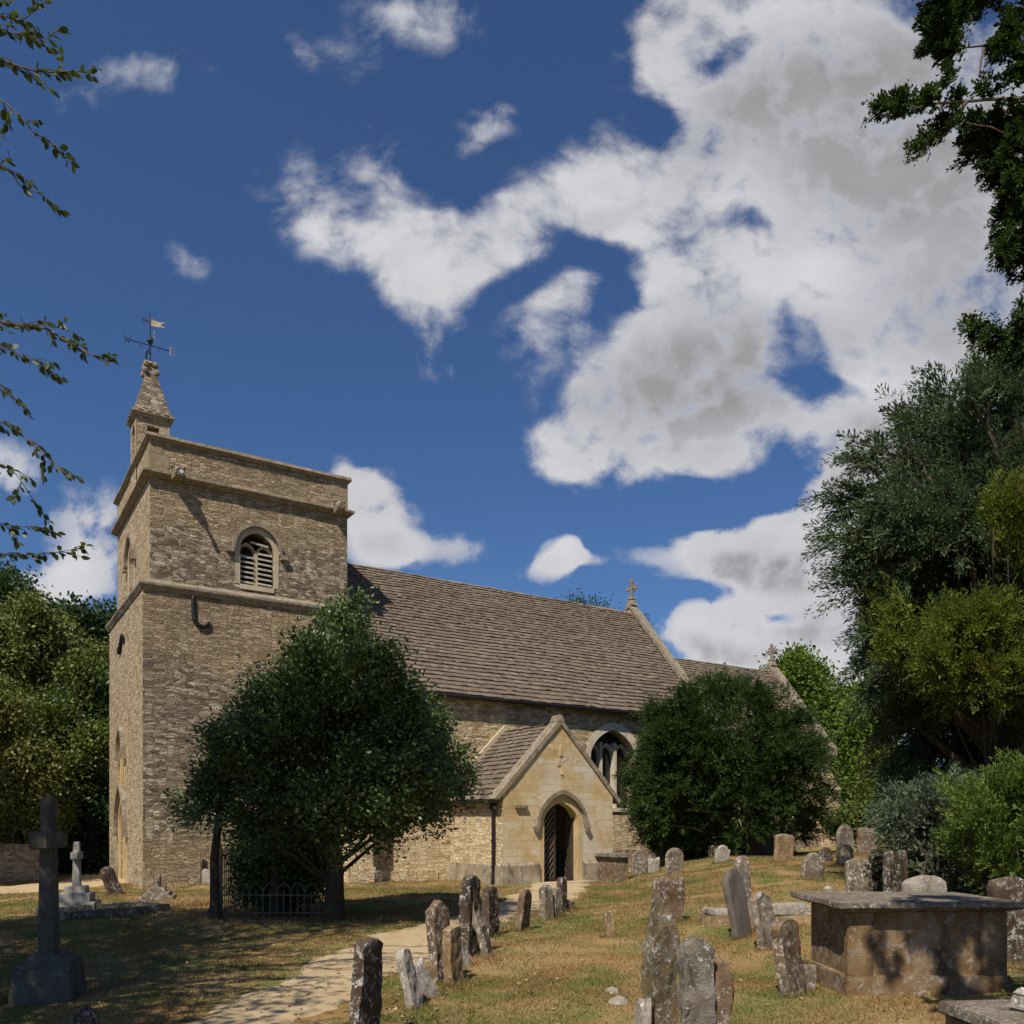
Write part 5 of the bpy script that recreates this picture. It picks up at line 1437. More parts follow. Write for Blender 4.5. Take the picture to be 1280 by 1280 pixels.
# --- trees beyond: a far wood of separate crowns
def far_tree(label, seed, mat, px, d, lobes, n, per, cr, size, asp=.6, spread=1.5, tr_r=.25, name='broadleaf_tree', group='trees beyond the churchyard', shell=.5, up=.5):
    rng = random.Random(seed); b = tree_base(px, d)
    t = empty(name, b, label, 'tree', group)
    L = px_lobes(lobes, d, rng, spread)
    top = max(q[2] for q in L)
    tr = MB(); tr.tube([(b[0],b[1],b[2]-.2),(b[0]+.05,b[1],b[2]+1.5),(b[0]+.2,b[1],b[2]+.6*(top-b[2])),(b[0],b[1]+.1,top)], [tr_r*1.4,tr_r,tr_r*.6,tr_r*.12], 8)
    branches(tr, b, L, rng, tr_r, .3)
    tr.build('trunk', M_BARK, t, smooth=True)
    L = L+add_boughs(L, rng, 26, .8, 1.2, .3, (b[0],b[1],b[2]+.45*(top-b[2])), .36, .14)
    crown('crown', t, mat, seed, L, n, per, cr*.8, size*.9, asp, axis=(b[0],b[1],b[2]+.45*(top-b[2])), up=up, shell=.72)
    return t
far_tree('bright green lime tree with domed crown right of the chancel gable', 61, M_LIME, 1000, 46, [(1000,862,40),(985,850,26),(1022,880,34),(1030,935,36),(1005,915,40),(990,980,46),(1020,1000,40),(960,900,30)], 1500, 24, .42, .24, spread=2)
far_tree('green lime tree between the chancel end and the dark conifer', 62, M_LIME, 1068, 42, [(1060,890,30),(1080,915,34),(1055,950,40),(1085,960,36),(1065,1000,40),(1090,1015,30),(1050,1030,26),(1075,870,18)], 1500, 24, .36, .22, spread=2)
shrub('golden_shrub', 'upright yellow green shrub below the lime trees', 63, M_GOLD, 1092, 33, [(1090,960,14),(1092,990,16),(1088,1015,16),(1096,940,10)], 330, 22, .22, .13, .4, 'leaf', .5, 0)
shrub('laurel_shrub', 'low green shrub behind the tall pale headstone', 64, M_HEDGE, 1085, 29, [(1075,1030,22),(1095,1035,22),(1055,1035,16),(1110,1020,24),(1130,1030,30)], 700, 22, .2, .12, .5, 'leaf', .6, 0)
# left boundary
far_tree('very dark oak crown rising highest behind the hedge at left', 65, M_OAK, 15, 44, [(5,750,30),(-30,745,44),(35,775,28),(68,785,24),(95,790,20),(20,790,60),(90,800,40),(-40,800,70)], 1500, 26, .5, .26, spread=2)
far_tree('dark oak crown just left of the tower wall', 66, M_OAK, 128, 46, [(132,782,15),(112,792,22),(140,790,24),(120,830,40),(135,900,40),(115,960,50),(140,1000,40),(100,1020,50)], 1400, 26, .5, .28, spread=2)
far_tree('olive green field maple with flowering top in the left hedge', 67, M_HEDGE2, 55, 31, [(45,790,34),(15,800,32),(80,808,28),(20,830,50),(105,830,24),(60,850,44),(0,870,50)], 1700, 26, .30, .17, spread=1.4, tr_r=.2)
far_tree('mid green tree with layered boughs next to the tower', 68, M_HEDGE, 95, 29, [(105,855,28),(125,880,20),(100,905,34),(75,925,34),(118,935,22),(60,960,40),(100,975,34),(45,900,36),(120,985,18)], 1700, 26, .26, .15, spread=1.4, tr_r=.2)
far_tree('light green shrubby tree at the left edge above the low wall', 69, M_HEDGE2, 15, 26, [(15,930,34),(-10,900,40),(40,965,34),(10,990,40),(30,1020,36),(-20,1010,50),(65,1010,26),(-40,960,60)], 1600, 26, .24, .13, spread=1.2, tr_r=.15)
shrub('evergreen_hedge', 'dark evergreen hedge under the trees left of the tower', 70, M_OAK, 95, 29, [(75,1040,34),(110,1030,34),(135,1040,26),(95,1070,30),(130,1075,26),(60,1075,26),(20,1060,34),(-20,1060,40),(115,1000,26)], 1500, 24, .28, .16, .5, 'leaf', 1.2, 0, shell=.3)
far_tree('dark cedar whose top twigs show above the nave ridge', 71, M_YEW, 735, 48, [(722,766,14),(735,763,10),(748,768,12),(735,790,30),(700,800,30),(770,800,30)], 300, 22, .45, .22, .3, spread=.8, name='cedar_tree', group=None)
# trees that close the view beyond the frame on either side and behind the church; the left one is set to shade the low wall
far_tree('broad dark oak beyond the right edge', 72, M_OAK, 1420, 30, [(1400,700,110),(1480,820,140),(1380,860,110),(1420,980,120),(1330,1000,70)], 1500, 24, .5, .26, spread=2)
far_tree('broad oak beyond the left edge', 73, M_HEDGE, -210, 21, [(-170,850,80),(-220,900,110),(-160,950,60),(-200,1000,70)], 1500, 24, .45, .24, spread=2)

# --- boughs that reach in from trees standing just outside the frame
def bough(mb, leafs, pts, r0, rng, kind, dens):
    """one bough through 3-D points with side twigs; leaf positions are appended to leafs"""
    P = [Vector(p) for p in pts]
    # resample
    S = []
    for i in range(len(P)-1):
        n = max(2, int((P[i+1]-P[i]).length/.06))
        for k in range(n): S.append(P[i].lerp(P[i+1], k/n))
    S.append(P[-1])
    off = Vector((rng.random()*9,rng.random()*9,0))
    S = [s+Vector((noise.noise(s*2.2+off),noise.noise(s*2.2+off+Vector((5,0,0))),noise.noise(s*2.2+off+Vector((0,5,0)))))*.05 for s in S]
    mb.tube(S, [r0*(1-.85*i/(len(S)-1)) for i in range(len(S))], 6)
    return S

def beech():
    rng = random.Random(81); rg = np.random.default_rng(81)
    bl, bd = -7.0, 4.6; x, y = lw(bl, bd); b = (x, y, gz(x,y))
    t = empty('beech_tree', b, 'tree outside the left edge whose leafy boughs hang into the sky', 'tree')
    tr = MB(); tr.tube([(x,y,b[2]-.2),(x,y,1.5),(x+.1,y+.1,4.5),(x,y+.2,8.5),(x,y+.2,11.5)], [.42,.30,.24,.14,.04], 10)
    D = 5.6
    def q(px, py, d=D): X, Y = at(px, d); return Vector((X, Y, zat(py, d)))
    bo = [([(-700,240),(-300,110),(-60,72),(0,72),(55,86),(116,93)],.03,5.6), ([(-500,240),(-120,120),(-20,110),(15,135),(45,168),(76,187)],.02,5.4),
          ([(-500,300),(-150,205),(-30,200),(8,215),(22,236),(42,244)],.018,5.5), ([(-600,300),(-200,40),(-40,10),(20,25),(62,-5)],.025,5.8), ([(-500,200),(-100,60),(-10,35),(30,45),(60,50)],.02,5.3),
          ([(-700,520),(-300,420),(-60,392),(0,402),(55,412),(98,440),(128,454)],.03,5.7), ([(-600,560),(-200,440),(-50,420),(5,430),(40,448),(70,470)],.02,5.4), ([(-500,520),(-60,405),(10,408),(50,405),(78,412)],.015,5.9),
          ([(-600,620),(-200,510),(-60,500),(5,528),(40,560),(78,588)],.022,5.6), ([(-500,640),(-100,560),(-20,575),(15,595),(40,625)],.015,5.3),
          ([(-600,700),(-150,640),(-40,640),(10,655),(40,662)],.015,5.5), ([(-600,760),(-150,690),(-30,688),(20,690),(60,691),(100,688)],.014,5.8), ([(-500,560),(-80,470),(-10,470),(12,490),(30,505)],.014,5.5)]
    leaf = []
    tw = MB()
    for pts, r, d in bo:
        z0 = zat(pts[0][1], d)
        path = [Vector((x+.05,y+.1,min(9, max(2.5, z0-.4))))]+[q(px,py,d+.1*i*0) for i,(px,py) in enumerate(pts[1:])]
        S = bough(tw, None, path, r, rng, 'leaf', 1)
        n = len(S)
        for i, s in enumerate(S):
            f = i/n
            if f < .50: continue
            nl = 3 if f < .8 else 3
            dr = (S[min(i+1,n-1)]-S[max(i-1,0)]).normalized()
            if rng.random() < .85:
                sd = Vector((rng.uniform(-1,1),rng.uniform(-1,1),rng.uniform(-.5,.5))); L = rng.uniform(.10,.42)*(1.35-.95*f)
                e = s+(dr*.9+sd*.8).normalized()*L
                tw.tube([s, s.lerp(e,.5)+Vector((0,0,.01)), e], [.004,.003,.0015], 4, cap=False)
                for k in range(int(L/.020)):
                    p = s.lerp(e, (k+.6)/max(1,int(L/.020))); leaf.append((*p, *((e-s).normalized()+Vector((rng.uniform(-1,1),rng.uniform(-1,1),rng.uniform(-1.0,.3)))*.9)))
            if rng.random() < .8: leaf.append((*s, *(dr+Vector((rng.uniform(-1,1),rng.uniform(-1,1),rng.uniform(-1.1,.4)))*1.0)))
    tr.build('trunk', M_BARK, t, smooth=True)
    tw.build('bough', M_TWIG, t, smooth=True)
    A = np.array(leaf); dv = unit(A[:,3:]); n = len(A)
    nor = unit(rg.normal(0,.6,(n,3))+np.array([0,0,.7])); sd = unit(np.cross(nor, dv)); ln = .040+.024*rg.random(n)
    cards('bough_leaves', A[:,:3]+dv*.004, dv, sd, ln, ln*.66, np.clip(rg.normal(.5,.2,n),0,1), M_BEECH, t, curl=rg.normal(0,.5,n), oval=True)
    # the rest of the crown, over and left of the photographer
    def w(l, d, z, r): X, Y = lw(l, d); return (X, Y, z, r)
    L = [w(-6.2,3.6,6.2,1.7),w(-7.3,6.4,7.2,2.1),w(-5.2,1.6,6.4,1.7),w(-8.4,8.4,6.4,1.9),w(-7.6,3.0,9.0,2.1),w(-9.3,5.0,6.5,2.0),w(-6.6,.4,7.0,1.8),w(-7.9,5.0,4.0,1.3),w(-8.6,9.8,4.4,1.5),w(-4.3,-.6,6.0,1.3),w(-9.8,8.0,8.5,2.0),w(-6.6,8.4,8.4,1.5),w(-7.2,9.8,7.0,1.5),w(-5.0,7.0,11.2,1.3),w(-6.0,6.2,10.6,1.4),w(-4.1,6.6,11.9,1.1),w(-6.9,7.6,11.0,1.4)]
    tr = MB(); branches(tr, b, L, rng, .26, .3); tr.build('limb', M_BARK, t, smooth=True)
    crown('crown', t, M_BEECH, 82, L, 3600, 15, .34, .12, .62, axis=(x,y,5.5), up=.6, shell=.25, keep_out=True)
beech()

def overhang():
    rng = random.Random(91); rg = np.random.default_rng(91)
    bl, bd = 5.6, 4.6; x, y = lw(bl, bd); b = (x, y, gz(x,y))
    t = empty('yew_overhang', b, 'dark conifer outside the right edge whose boughs hang over the view', 'tree')
    tr = MB(); tr.tube([(x,y,b[2]-.2),(x,y,1.2),(x-.05,y,3.5),(x,y,6.0),(x,y,8.2)], [.36,.26,.22,.14,.04], 10); tr.build('trunk', M_BARK, t, smooth=True)
    def q(px, py, d): X, Y = at(px, d); return Vector((X, Y, zat(py, d)))
    bo = [([(1400,128),(1280,125),(1230,121),(1165,126),(1108,137)],.03,4.50), ([(1400,90),(1270,75),(1230,58),(1200,62),(1165,48)],.022,4.68), ([(1210,122),(1190,160),(1165,178),(1142,190)],.010,4.50),
          ([(1400,0),(1290,2),(1240,8),(1205,20)],.015,4.77), ([(1400,200),(1290,170),(1250,150),(1215,150)],.02,4.41), ([(1400,240),(1300,215),(1265,210),(1240,190)],.02,4.59), ([(1400,300),(1310,270),(1275,250),(1258,235)],.02,4.50), ([(1400,340),(1300,305),(1270,310),(1250,318)],.018,4.41),
          ([(1400,430),(1300,410),(1250,415),(1210,405)],.02,4.59), ([(1400,420),(1310,425),(1270,432),(1235,435)],.016,4.50), ([(1400,60),(1300,85),(1275,95),(1260,100)],.014,4.50), ([(1190,62),(1178,35),(1172,8)],.008,4.68), ([(1230,58),(1225,95),(1235,120)],.008,4.59), ([(1400,-20),(1300,-30),(1240,-25),(1190,-20)],.02,4.68), ([(1400,400),(1310,370),(1280,362)],.015,4.59)]
    cl = [(1180,42,24),(1170,20,20),(1190,68,18),(1160,52,13),(1200,30,14),(1185,95,12),(1112,133,13),(1135,122,14),(1150,135,12),(1170,118,14),(1130,140,10),(1145,186,9),(1160,176,10),(1185,155,16),(1208,150,16),(1215,165,14),(1200,120,12),(1205,10,14),(1225,5,14),(1215,172,12),(1240,155,24),(1262,160,30),(1225,185,18),(1250,195,28),(1275,185,30),(1255,215,20),(1275,225,26),(1268,245,18),(1262,262,14),(1278,268,18),(1262,295,20),(1272,318,24),(1254,310,14),(1285,300,30),(1225,408,16),(1212,402,10),(1245,420,20),(1268,425,22),(1285,410,28),(1275,440,20),(1278,382,14),(1262,50,20),(1275,35,24),(1250,62,14),(1270,95,18),(1285,80,24),(1300,140,40),(1310,220,50),(1310,330,40),(1320,420,40),(1330,60,50),(1180,-15,30),(1230,-25,40),(1300,-30,50),(1235,112,10),(1160,118,8)]
    tw = MB()
    for pts, r, d in bo:
        P = [q(px,py,d) for px,py in pts]
        if pts[0][0] > 1350: P = [Vector((x,y,max(2.2,min(7.6,P[0].z-.5))))]+P
        bough(tw, None, P, r, rng, 'n', 1)
    tw.build('bough', M_TWIG, t, smooth=True)
    L = []
    for (px,py,r) in cl:
        d = 4.5+rng.uniform(-.2,.2); X, Y = at(px, d); L.append((X, Y, zat(py,d), r*.80/FPX*d))
    cen = q(1330, 220, 5.0)
    crown('bough_foliage', t, M_YEW, 92, L, 1500, 62, .085, .025, .42, axis=tuple(cen), mode='spray', droop=.35, shell=.1)
    def w(l, d, z, r): X, Y = lw(l, d); return (X, Y, z, r)
    L2 = [w(5.6,4.6,5.2,1.6),w(6.2,5.6,3.6,1.5),w(5.2,3.4,4.0,1.2),w(6.0,4.4,7.2,1.4),w(6.6,3.2,2.6,1.2),w(4.6,3.6,5.8,1.0),w(3.7,2.6,5.4,.8),w(3.25,4.2,5.3,.55),w(3.5,4.5,4.3,.6),w(3.05,3.5,6.5,.5),w(4.1,4.9,4.6,.6),w(2.85,4.1,5.7,.34),w(2.85,4.3,4.7,.30),w(3.2,4.6,5.0,.4)]
    tr = MB(); branches(tr, b, L2, rng, .22, .3); tr.build('limb', M_BARK, t, smooth=True)
    crown('crown', t, M_YEW, 93, L2, 1600, 16, .22, .09, .3, axis=(x,y,4), mode='spray', droop=.4, shell=.3, keep_out=True)
overhang()
# ------------------------------------------------------------------ gravestones, crosses, tombs, railings
BR = [(.3,(.085,.052,.030)),(.55,(.17,.115,.070)),(.8,(.27,.205,.14))]
GY = [(.3,(.10,.075,.050)),(.55,(.20,.16,.115)),(.8,(.33,.29,.23))]
OR = [(.3,(.17,.105,.05)),(.55,(.28,.19,.10)),(.8,(.36,.28,.17))]
WHL = (.80,.78,.74)
M_HS = {
 'grey': mat_dressed('grey lichened headstone', GY, WHL, (.05,.042,.034), .8, .6, .6, 1.3),
 'pale': mat_dressed('white lichened headstone', [(.3,(.22,.185,.14)),(.55,(.36,.32,.27)),(.8,(.50,.47,.42))], (.76,.74,.70), (.07,.06,.05), .9, .55, .7, 1.5),
 'brown': mat_dressed('brown headstone', BR, WHL, (.05,.036,.025), .55, .6, .6, 1.3),
 'orange': mat_dressed('ochre headstone', OR, (.60,.55,.46), (.07,.045,.025), .5, .5, .55, 1.2),
 'dark': mat_dressed('dark headstone', [(.3,(.045,.030,.020)),(.55,(.085,.060,.042)),(.8,(.15,.115,.085))], WHL, (.02,.014,.010), .6, .6, .6, 1.2),
 'slate': mat_dressed('smooth grey slate headstone', [(.3,(.105,.088,.078)),(.55,(.135,.115,.10)),(.8,(.165,.14,.125))], (.26,.24,.21), (.07,.058,.05), .12, .25, .12, .8),
 'cross': mat_dressed('dark stone cross', [(.3,(.065,.058,.045)),(.55,(.105,.096,.078)),(.8,(.16,.15,.125))], (.35,.34,.31), (.04,.04,.036), .35, .5, .4, 1.2),
 'white': mat_dressed('pale limestone cross', [(.3,(.24,.23,.20)),(.55,(.34,.325,.29)),(.8,(.42,.405,.37))], (.46,.45,.42), (.15,.14,.12), .3, .35, .3, 1.2),
 'tomb': mat_dressed('chest tomb stone', [(.3,(.10,.058,.026)),(.5,(.19,.122,.060)),(.75,(.32,.26,.175))], (.48,.45,.40), (.06,.040,.026), .5, .7, .45, .8),
 'slab': mat_dressed('tomb cover slab', [(.3,(.12,.095,.070)),(.55,(.185,.15,.115)),(.8,(.28,.24,.19))], (.62,.59,.54), (.05,.042,.036), .8, .55, .6, 1.6),
 'crust': mat_dressed('crusted headstone', [(.3,(.14,.115,.085)),(.55,(.26,.225,.18)),(.8,(.42,.39,.345))], (.74,.72,.68), (.035,.028,.02), .95, .85, 1.0, 2.2),
 'mossy': mat_dressed('mossy lichened headstone', [(.3,(.14,.105,.06)),(.5,(.23,.18,.11)),(.65,(.22,.17,.035)),(.85,(.36,.32,.26))], (.58,.56,.52), (.05,.04,.028), .75, .6, .9, 1.5),
}
def profile(style, w, h, rng):
    j = [rng.uniform(-1,1) for _ in range(6)]
    def H(s):
        a = abs(s)
        if style == 'round': return h-.5*w*(1-math.sqrt(max(0,1-s*s)))
        if style == 'seg': return h-.22*w*(1-math.sqrt(max(0,1-.92*s*s)))
        if style == 'shoulder':
            if a < .66: return h-.33*w*(1-math.sqrt(max(0,1-(s/.66)**2)))*.75
            return h-.30*w-.03*w*math.cos((a-.66)*9)
        if style == 'ogee': return h-.13*w*(1-math.cos(math.pi*min(1,a*1.15)))-.10*w*a**6
        if style == 'spire': return h-1.35*w*a**1.35-.05*w*math.sin(7*s+j[0])
        if style == 'point': return h-.48*w*a
        if style == 'scroll': return h-.07*w*(1-math.cos(2*math.pi*a))-.22*w*a**3
        if style == 'broken': return h-.10*h*(.5+.5*math.sin(s*4+j[0]*3))-.12*h*max(0,s*j[1])-.05*h*math.sin(s*11+j[2])
        return h-.012*math.sin(5*s+j[0])
    return H

def slab_mesh(name, w, h, t, style, mat, seed, rough_=1.0, taper=0.0, fine=False):
    rng = random.Random(seed); H = profile(style, w, h, rng)
    nx, nz = (27, 34) if fine else (17, 14)
    S = [-math.cos(math.pi*i/(nx-1)) for i in range(nx)]
    S = [.55*s+.45*(-1+2*i/(nx-1)) for i, s in enumerate(S)]
    if style == 'shoulder':
        S = sorted(S+[-.67,-.655,.655,.67]); nx += 4
    T = [k/(nz-1) for k in range(nz)]; T = [1-(1-q)**1.35 for q in T]
    off = Vector((seed*1.7, seed*.9, seed*.3)); bury = .30
    amp = .010*rough_
    V = []; 
    def P(i, k, side):
        s = S[i]; hh = H(s); z = -bury+(hh+bury)*T[k]
        edge = (i in (0, nx-1)) or k == nz-1
        x = s*w/2*(1+taper*(1-T[k])); y = side*(t/2-(min(.02, t*.18) if edge else 0))
        if edge: x *= .985
        q = Vector((x, y*1.0, z))+off
        n1 = noise.noise_vector(q*3.1); n2 = noise.noise_vector(q*9.5); n3 = noise.noise_vector(q*24)
        d = n1*amp*1.1+n2*amp*.75+n3*amp*.45
        return (x+d.x*(1 if not edge else 1.6), y+d.y*1.4, z+d.z*(1.2 if k == nz-1 else .4))
    idx = {}
    for side in (-1, 1):
        for k in range(nz):
            for i in range(nx):
                idx[(i,k,side)] = len(V); V.append(P(i,k,side))
    F = []
    for k in range(nz-1):
        for i in range(nx-1):
            F.append((idx[(i,k,-1)],idx[(i+1,k,-1)],idx[(i+1,k+1,-1)],idx[(i,k+1,-1)]))
            F.append((idx[(i+1,k,1)],idx[(i,k,1)],idx[(i,k+1,1)],idx[(i+1,k+1,1)]))
        F.append((idx[(0,k,1)],idx[(0,k,-1)],idx[(0,k+1,-1)],idx[(0,k+1,1)]))
        F.append((idx[(nx-1,k,-1)],idx[(nx-1,k,1)],idx[(nx-1,k+1,1)],idx[(nx-1,k+1,-1)]))
    for i in range(nx-1):
        F.append((idx[(i,nz-1,-1)],idx[(i+1,nz-1,-1)],idx[(i+1,nz-1,1)],idx[(i,nz-1,1)]))
    me = bpy.data.meshes.new(name); me.from_pydata(V, [], F); me.update()
    me.polygons.foreach_set('use_smooth', [True]*len(me.polygons)); me.set_sharp_from_angle(angle=R_(50))
    me.materials.append(mat)
    return me

GRP = 'gravestones in the churchyard'
def headstone(label, px, yb, yt, w, t, yaw, style, mat, lean=0, pitch=0, seed=0, rough_=1.0, d=None, name='headstone', taper=0.0, fine=False, group=GRP, cat='gravestone'):
    if d is None: x, y, z, d = gpt(px, yb)
    else:
        x, y = at(px, d); z = gz(x, y)
    h = (yb-yt)/FPX*d if d is None else zat(yt, d)-z
    o = bpy.data.objects.new(name, slab_mesh(name, w, h, t, style, M_HS[mat], seed, rough_, taper, fine)); COL.objects.link(o)
    ax = Vector((x, y, 0)).normalized()                  # leans are judged square to the line of sight
    M = Matrix.Rotation(R_(lean+pitch), 3, ax) @ Matrix.Rotation(-HEAD+R_(yaw), 3, 'Z')
    o.location = (x, y, z); o.rotation_euler = M.to_euler()
    return tag(o, label, cat, group)

HS = [
 # label, px, base, top, width, thickness, yaw, style, material, lean, pitch
 ('nearest headstone by the path, dark face with white lichen on its rounded top', 455, 1305, 1173, 0.27, .085, 64, 'seg', 'dark', 0, 3),
 ('thin white lichened slab leaning left, just behind the nearest dark headstone', 519, 1260, 1184, 0.17, .075, 66, 'round', 'pale', 0, -13),
 ('broken white lichened slab fallen against the leaning white slab', 537, 1246, 1199, 0.2, .08, 60, 'broken', 'pale', 0, -26),
 ('tall brown headstone with ogee top standing behind the white slabs', 552, 1226, 1126, 0.25, .11, 56, 'ogee', 'brown', 0, -3),
 ('shorter brown headstone with ochre foot in front of the ogee topped one', 567, 1229, 1158, 0.22, .10, 62, 'seg', 'orange', 0, -2),
 ('small white lichened stone half hidden between two brown headstones', 582, 1208, 1170, 0.16, .07, 58, 'broken', 'pale', 0, -14),
 ('tallest dark headstone with rounded top in the row beside the path', 588, 1196, 1094, 0.28, .13, 62, 'round', 'dark', 0, 0),
 ('narrow pale edged slab standing right against the tallest dark headstone', 596, 1194, 1140, .16, .05, 30, 'point', 'grey', 0, 2),
 ('pale grey slab leaning back to the left in the row beside the path', 611, 1195, 1120, 0.2, .085, 74, 'round', 'grey', 0, -17),
 ('dark upright slab behind the leaning pale grey one', 613, 1171, 1109, 0.3, .11, 58, 'seg', 'dark', 0, 0),
 ('small rounded headstone standing alone on grass left of the porch path', 652, 1163, 1111, 0.27, .11, 60, 'round', 'brown', 0, 6),
 ('lichen speckled headstone first of the close trio in front of the door', 683, 1150, 1106, 0.2, .14, 44, 'round', 'grey', 0, 0),
 ('short lichen speckled headstone in the middle of the trio before the door', 695, 1148, 1110, 0.15, .10, 52, 'seg', 'grey', 0, 0),
 ('tall narrow dark headstone at the back of the trio before the door', 702, 1140, 1097, 0.2, .12, 58, 'flat', 'dark', 0, 0),
 ('low brown stump of a headstone tilted beside the trio before the door', 711, 1138, 1125, 0.22, .10, 50, 'broken', 'brown', 0, 8),
 ('thin weathered stump standing alone in the middle of the lawn', 764, 1172, 1137, .13, .09, 30, 'broken', 'orange', -8, 0),
 ('wide brown headstone with streaked face behind the big mossy one', 834, 1154, 1097, .50, .10, 14, 'flat', 'brown', 2, 0),
 ('dark smooth slate headstone with rounded top leaning left', 928, 1170, 1085, .40, .09, 46, 'round', 'slate', -4, -5),
 ('lichened headstone peeping out behind the dark slate one', 932, 1148, 1070, .26, .10, 34, 'shoulder', 'grey', 0, -4),
 ('headstone with white scrolled top right of the dark slate one', 961, 1184, 1113, .40, .09, 48, 'scroll', 'grey', -6, -4),
 ('rough brown headstone with white lichen cap beside the chest tomb end', 993, 1243, 1148, .44, .10, 52, 'seg', 'brown', -5, -4),
 ('small square white topped foot stone against the chest tomb end', 1010, 1238, 1207, .11, .10, 20, 'flat', 'grey', 0, 0),
 ('broad pale lichened headstone with flat top behind the chest tomb', 1073, 1121, 1073, .44, .10, 12, 'seg', 'grey', 0, 0),
 ('dark headstone right behind the broad pale flat topped one', 1096, 1118, 1062, .40, .10, 40, 'seg', 'dark', 0, 0),
 ('tall dark flat topped headstone in front of the spreading juniper', 1119, 1118, 1064, .36, .10, 30, 'flat', 'dark', 0, 0),
 ('low broad headstone with white lichened top behind the tomb slab', 1155, 1122, 1095, .55, .12, 8, 'seg', 'pale', 0, 0),
 ('dark low headstone at the right edge behind the tomb slab', 1262, 1130, 1096, .48, .12, 6, 'seg', 'dark', 0, 0),
 ('lichen covered headstone with shouldered top on the bare grass right of the yew', 1015, 1100, 1065, .50, .11, 22, 'shoulder', 'grey', 4, 0),
 ('small round dark stone right of the shouldered lichened headstone', 1032, 1078, 1059, .36, .12, 20, 'round', 'dark', 0, 0),
 ('tall pale headstone with rounded top by the chancel corner', 1056, 1080, 1031, .52, .10, 30, 'round', 'grey', 0, 0),
 ('wide brown square headstone right of the tall pale rounded one', 1085, 1068, 1035, .80, .12, 14, 'flat', 'brown', 0, 0),
 ('small lichened cross topped stone in front of the tall pale headstone', 1058, 1083, 1056, .34, .10, 24, 'shoulder', 'grey', 0, 0),
 ('brown headstone standing right of the yew trunk', 979, 1077, 1042, .56, .11, 24, 'seg', 'orange', 3, 0),
 ('rounded lichened headstone nearest the porch wall on the bank', 799, 1094, 1062, .50, .11, 26, 'round', 'grey', 0, 0),
 ('low white lichened stone on the bank between two rounded headstones', 817, 1091, 1072, .36, .10, 20, 'broken', 'pale', 0, 0),
 ('broad rounded headstone with white lichen on the crest of the bank', 842, 1094, 1060, .52, .12, 24, 'round', 'grey', 3, 0),
 ('dark tilted headstone in the shade beneath the left side of the yew', 863, 1068, 1048, .32, .10, 20, 'seg', 'dark', 10, 0),
 ('small square brown stone beneath the yew', 876, 1071, 1058, .32, .10, 18, 'flat', 'brown', 0, 0),
 ('brown headstone with one big white lichen patch beneath the yew', 902, 1078, 1056, .44, .12, 20, 'shoulder', 'pale', 4, 0),
 ('low brown stone left of the white patched headstone beneath the yew', 892, 1072, 1057, .30, .10, 18, 'flat', 'brown', 0, 0),
 ('leaning dark headstone with white rounded top by the tower corner', 145, 1118, 1081, 0.32, .12, 58, 'round', 'dark', 0, -20),
 ('small white stone low against the tower wall left of the holly', 258, 1106, 1086, .20, .08, 20, 'round', 'pale', 0, 0),
 ('little dark headstone in shade at the foot of the nave wall', 473, 1106, 1088, .20, .10, 20, 'seg', 'dark', 0, 0),
 ('rounded dark stone head at the bottom edge left of the path', 105, 1300, 1262, .16, .16, 10, 'round', 'dark', 0, 0),
 ('tiny white stone poking up behind the tomb slab corner', 1036, 1126, 1108, .16, .10, 10, 'round', 'pale', 0, 0),
 ('thin weathered post against the tower wall left of the holly', 249, 1106, 1064, .07, .06, 10, 'flat', 'brown', 0, 0),
]
for i, r in enumerate(HS):
    headstone(r[0], r[1], r[2], r[3], r[4], r[5], r[6], r[7], r[8], r[9], r[10], seed=i+3, d={'tall dark flat': 11.0, 'low broad head': 10.3, 'dark low headst': 9.5}.get(r[0][:14] if r[0][:14] != 'dark low heads' else 'dark low headst'), rough_=1.2 if r[7] != 'flat' else .8, fine=r[2] > 1180,
              name='post' if 'post against' in r[0] else 'headstone', cat='post' if 'post against' in r[0] else 'gravestone', group=None if 'post against' in r[0] else GRP)
# the three great rough stones nearest the lens
headstone('biggest mossy lichened headstone in the foreground, ragged tapering top', 822, 1400, 1124, .175, .11, 18, 'spire', 'mossy', 1, 0, seed=61, rough_=1.7, d=4.6, taper=.20, fine=True)
headstone('white lichen crusted headstone at the right of the big mossy one', 866, 1400, 1166, .165, .10, 14, 'ogee', 'crust', 1, 0, seed=62, rough_=2.2, d=4.42, taper=.15, fine=True)
headstone('narrow brown headstone with white cap rightmost of the foreground cluster', 895, 1400, 1199, .10, .12, 4, 'seg', 'brown', 0, 0, seed=63, rough_=1.8, d=4.5, fine=True)
headstone('low white stump at the left foot of the big mossy headstone', 803, 1400, 1249, .065, .09, 10, 'flat', 'pale', 0, 0, seed=64, rough_=1.2, d=4.5)

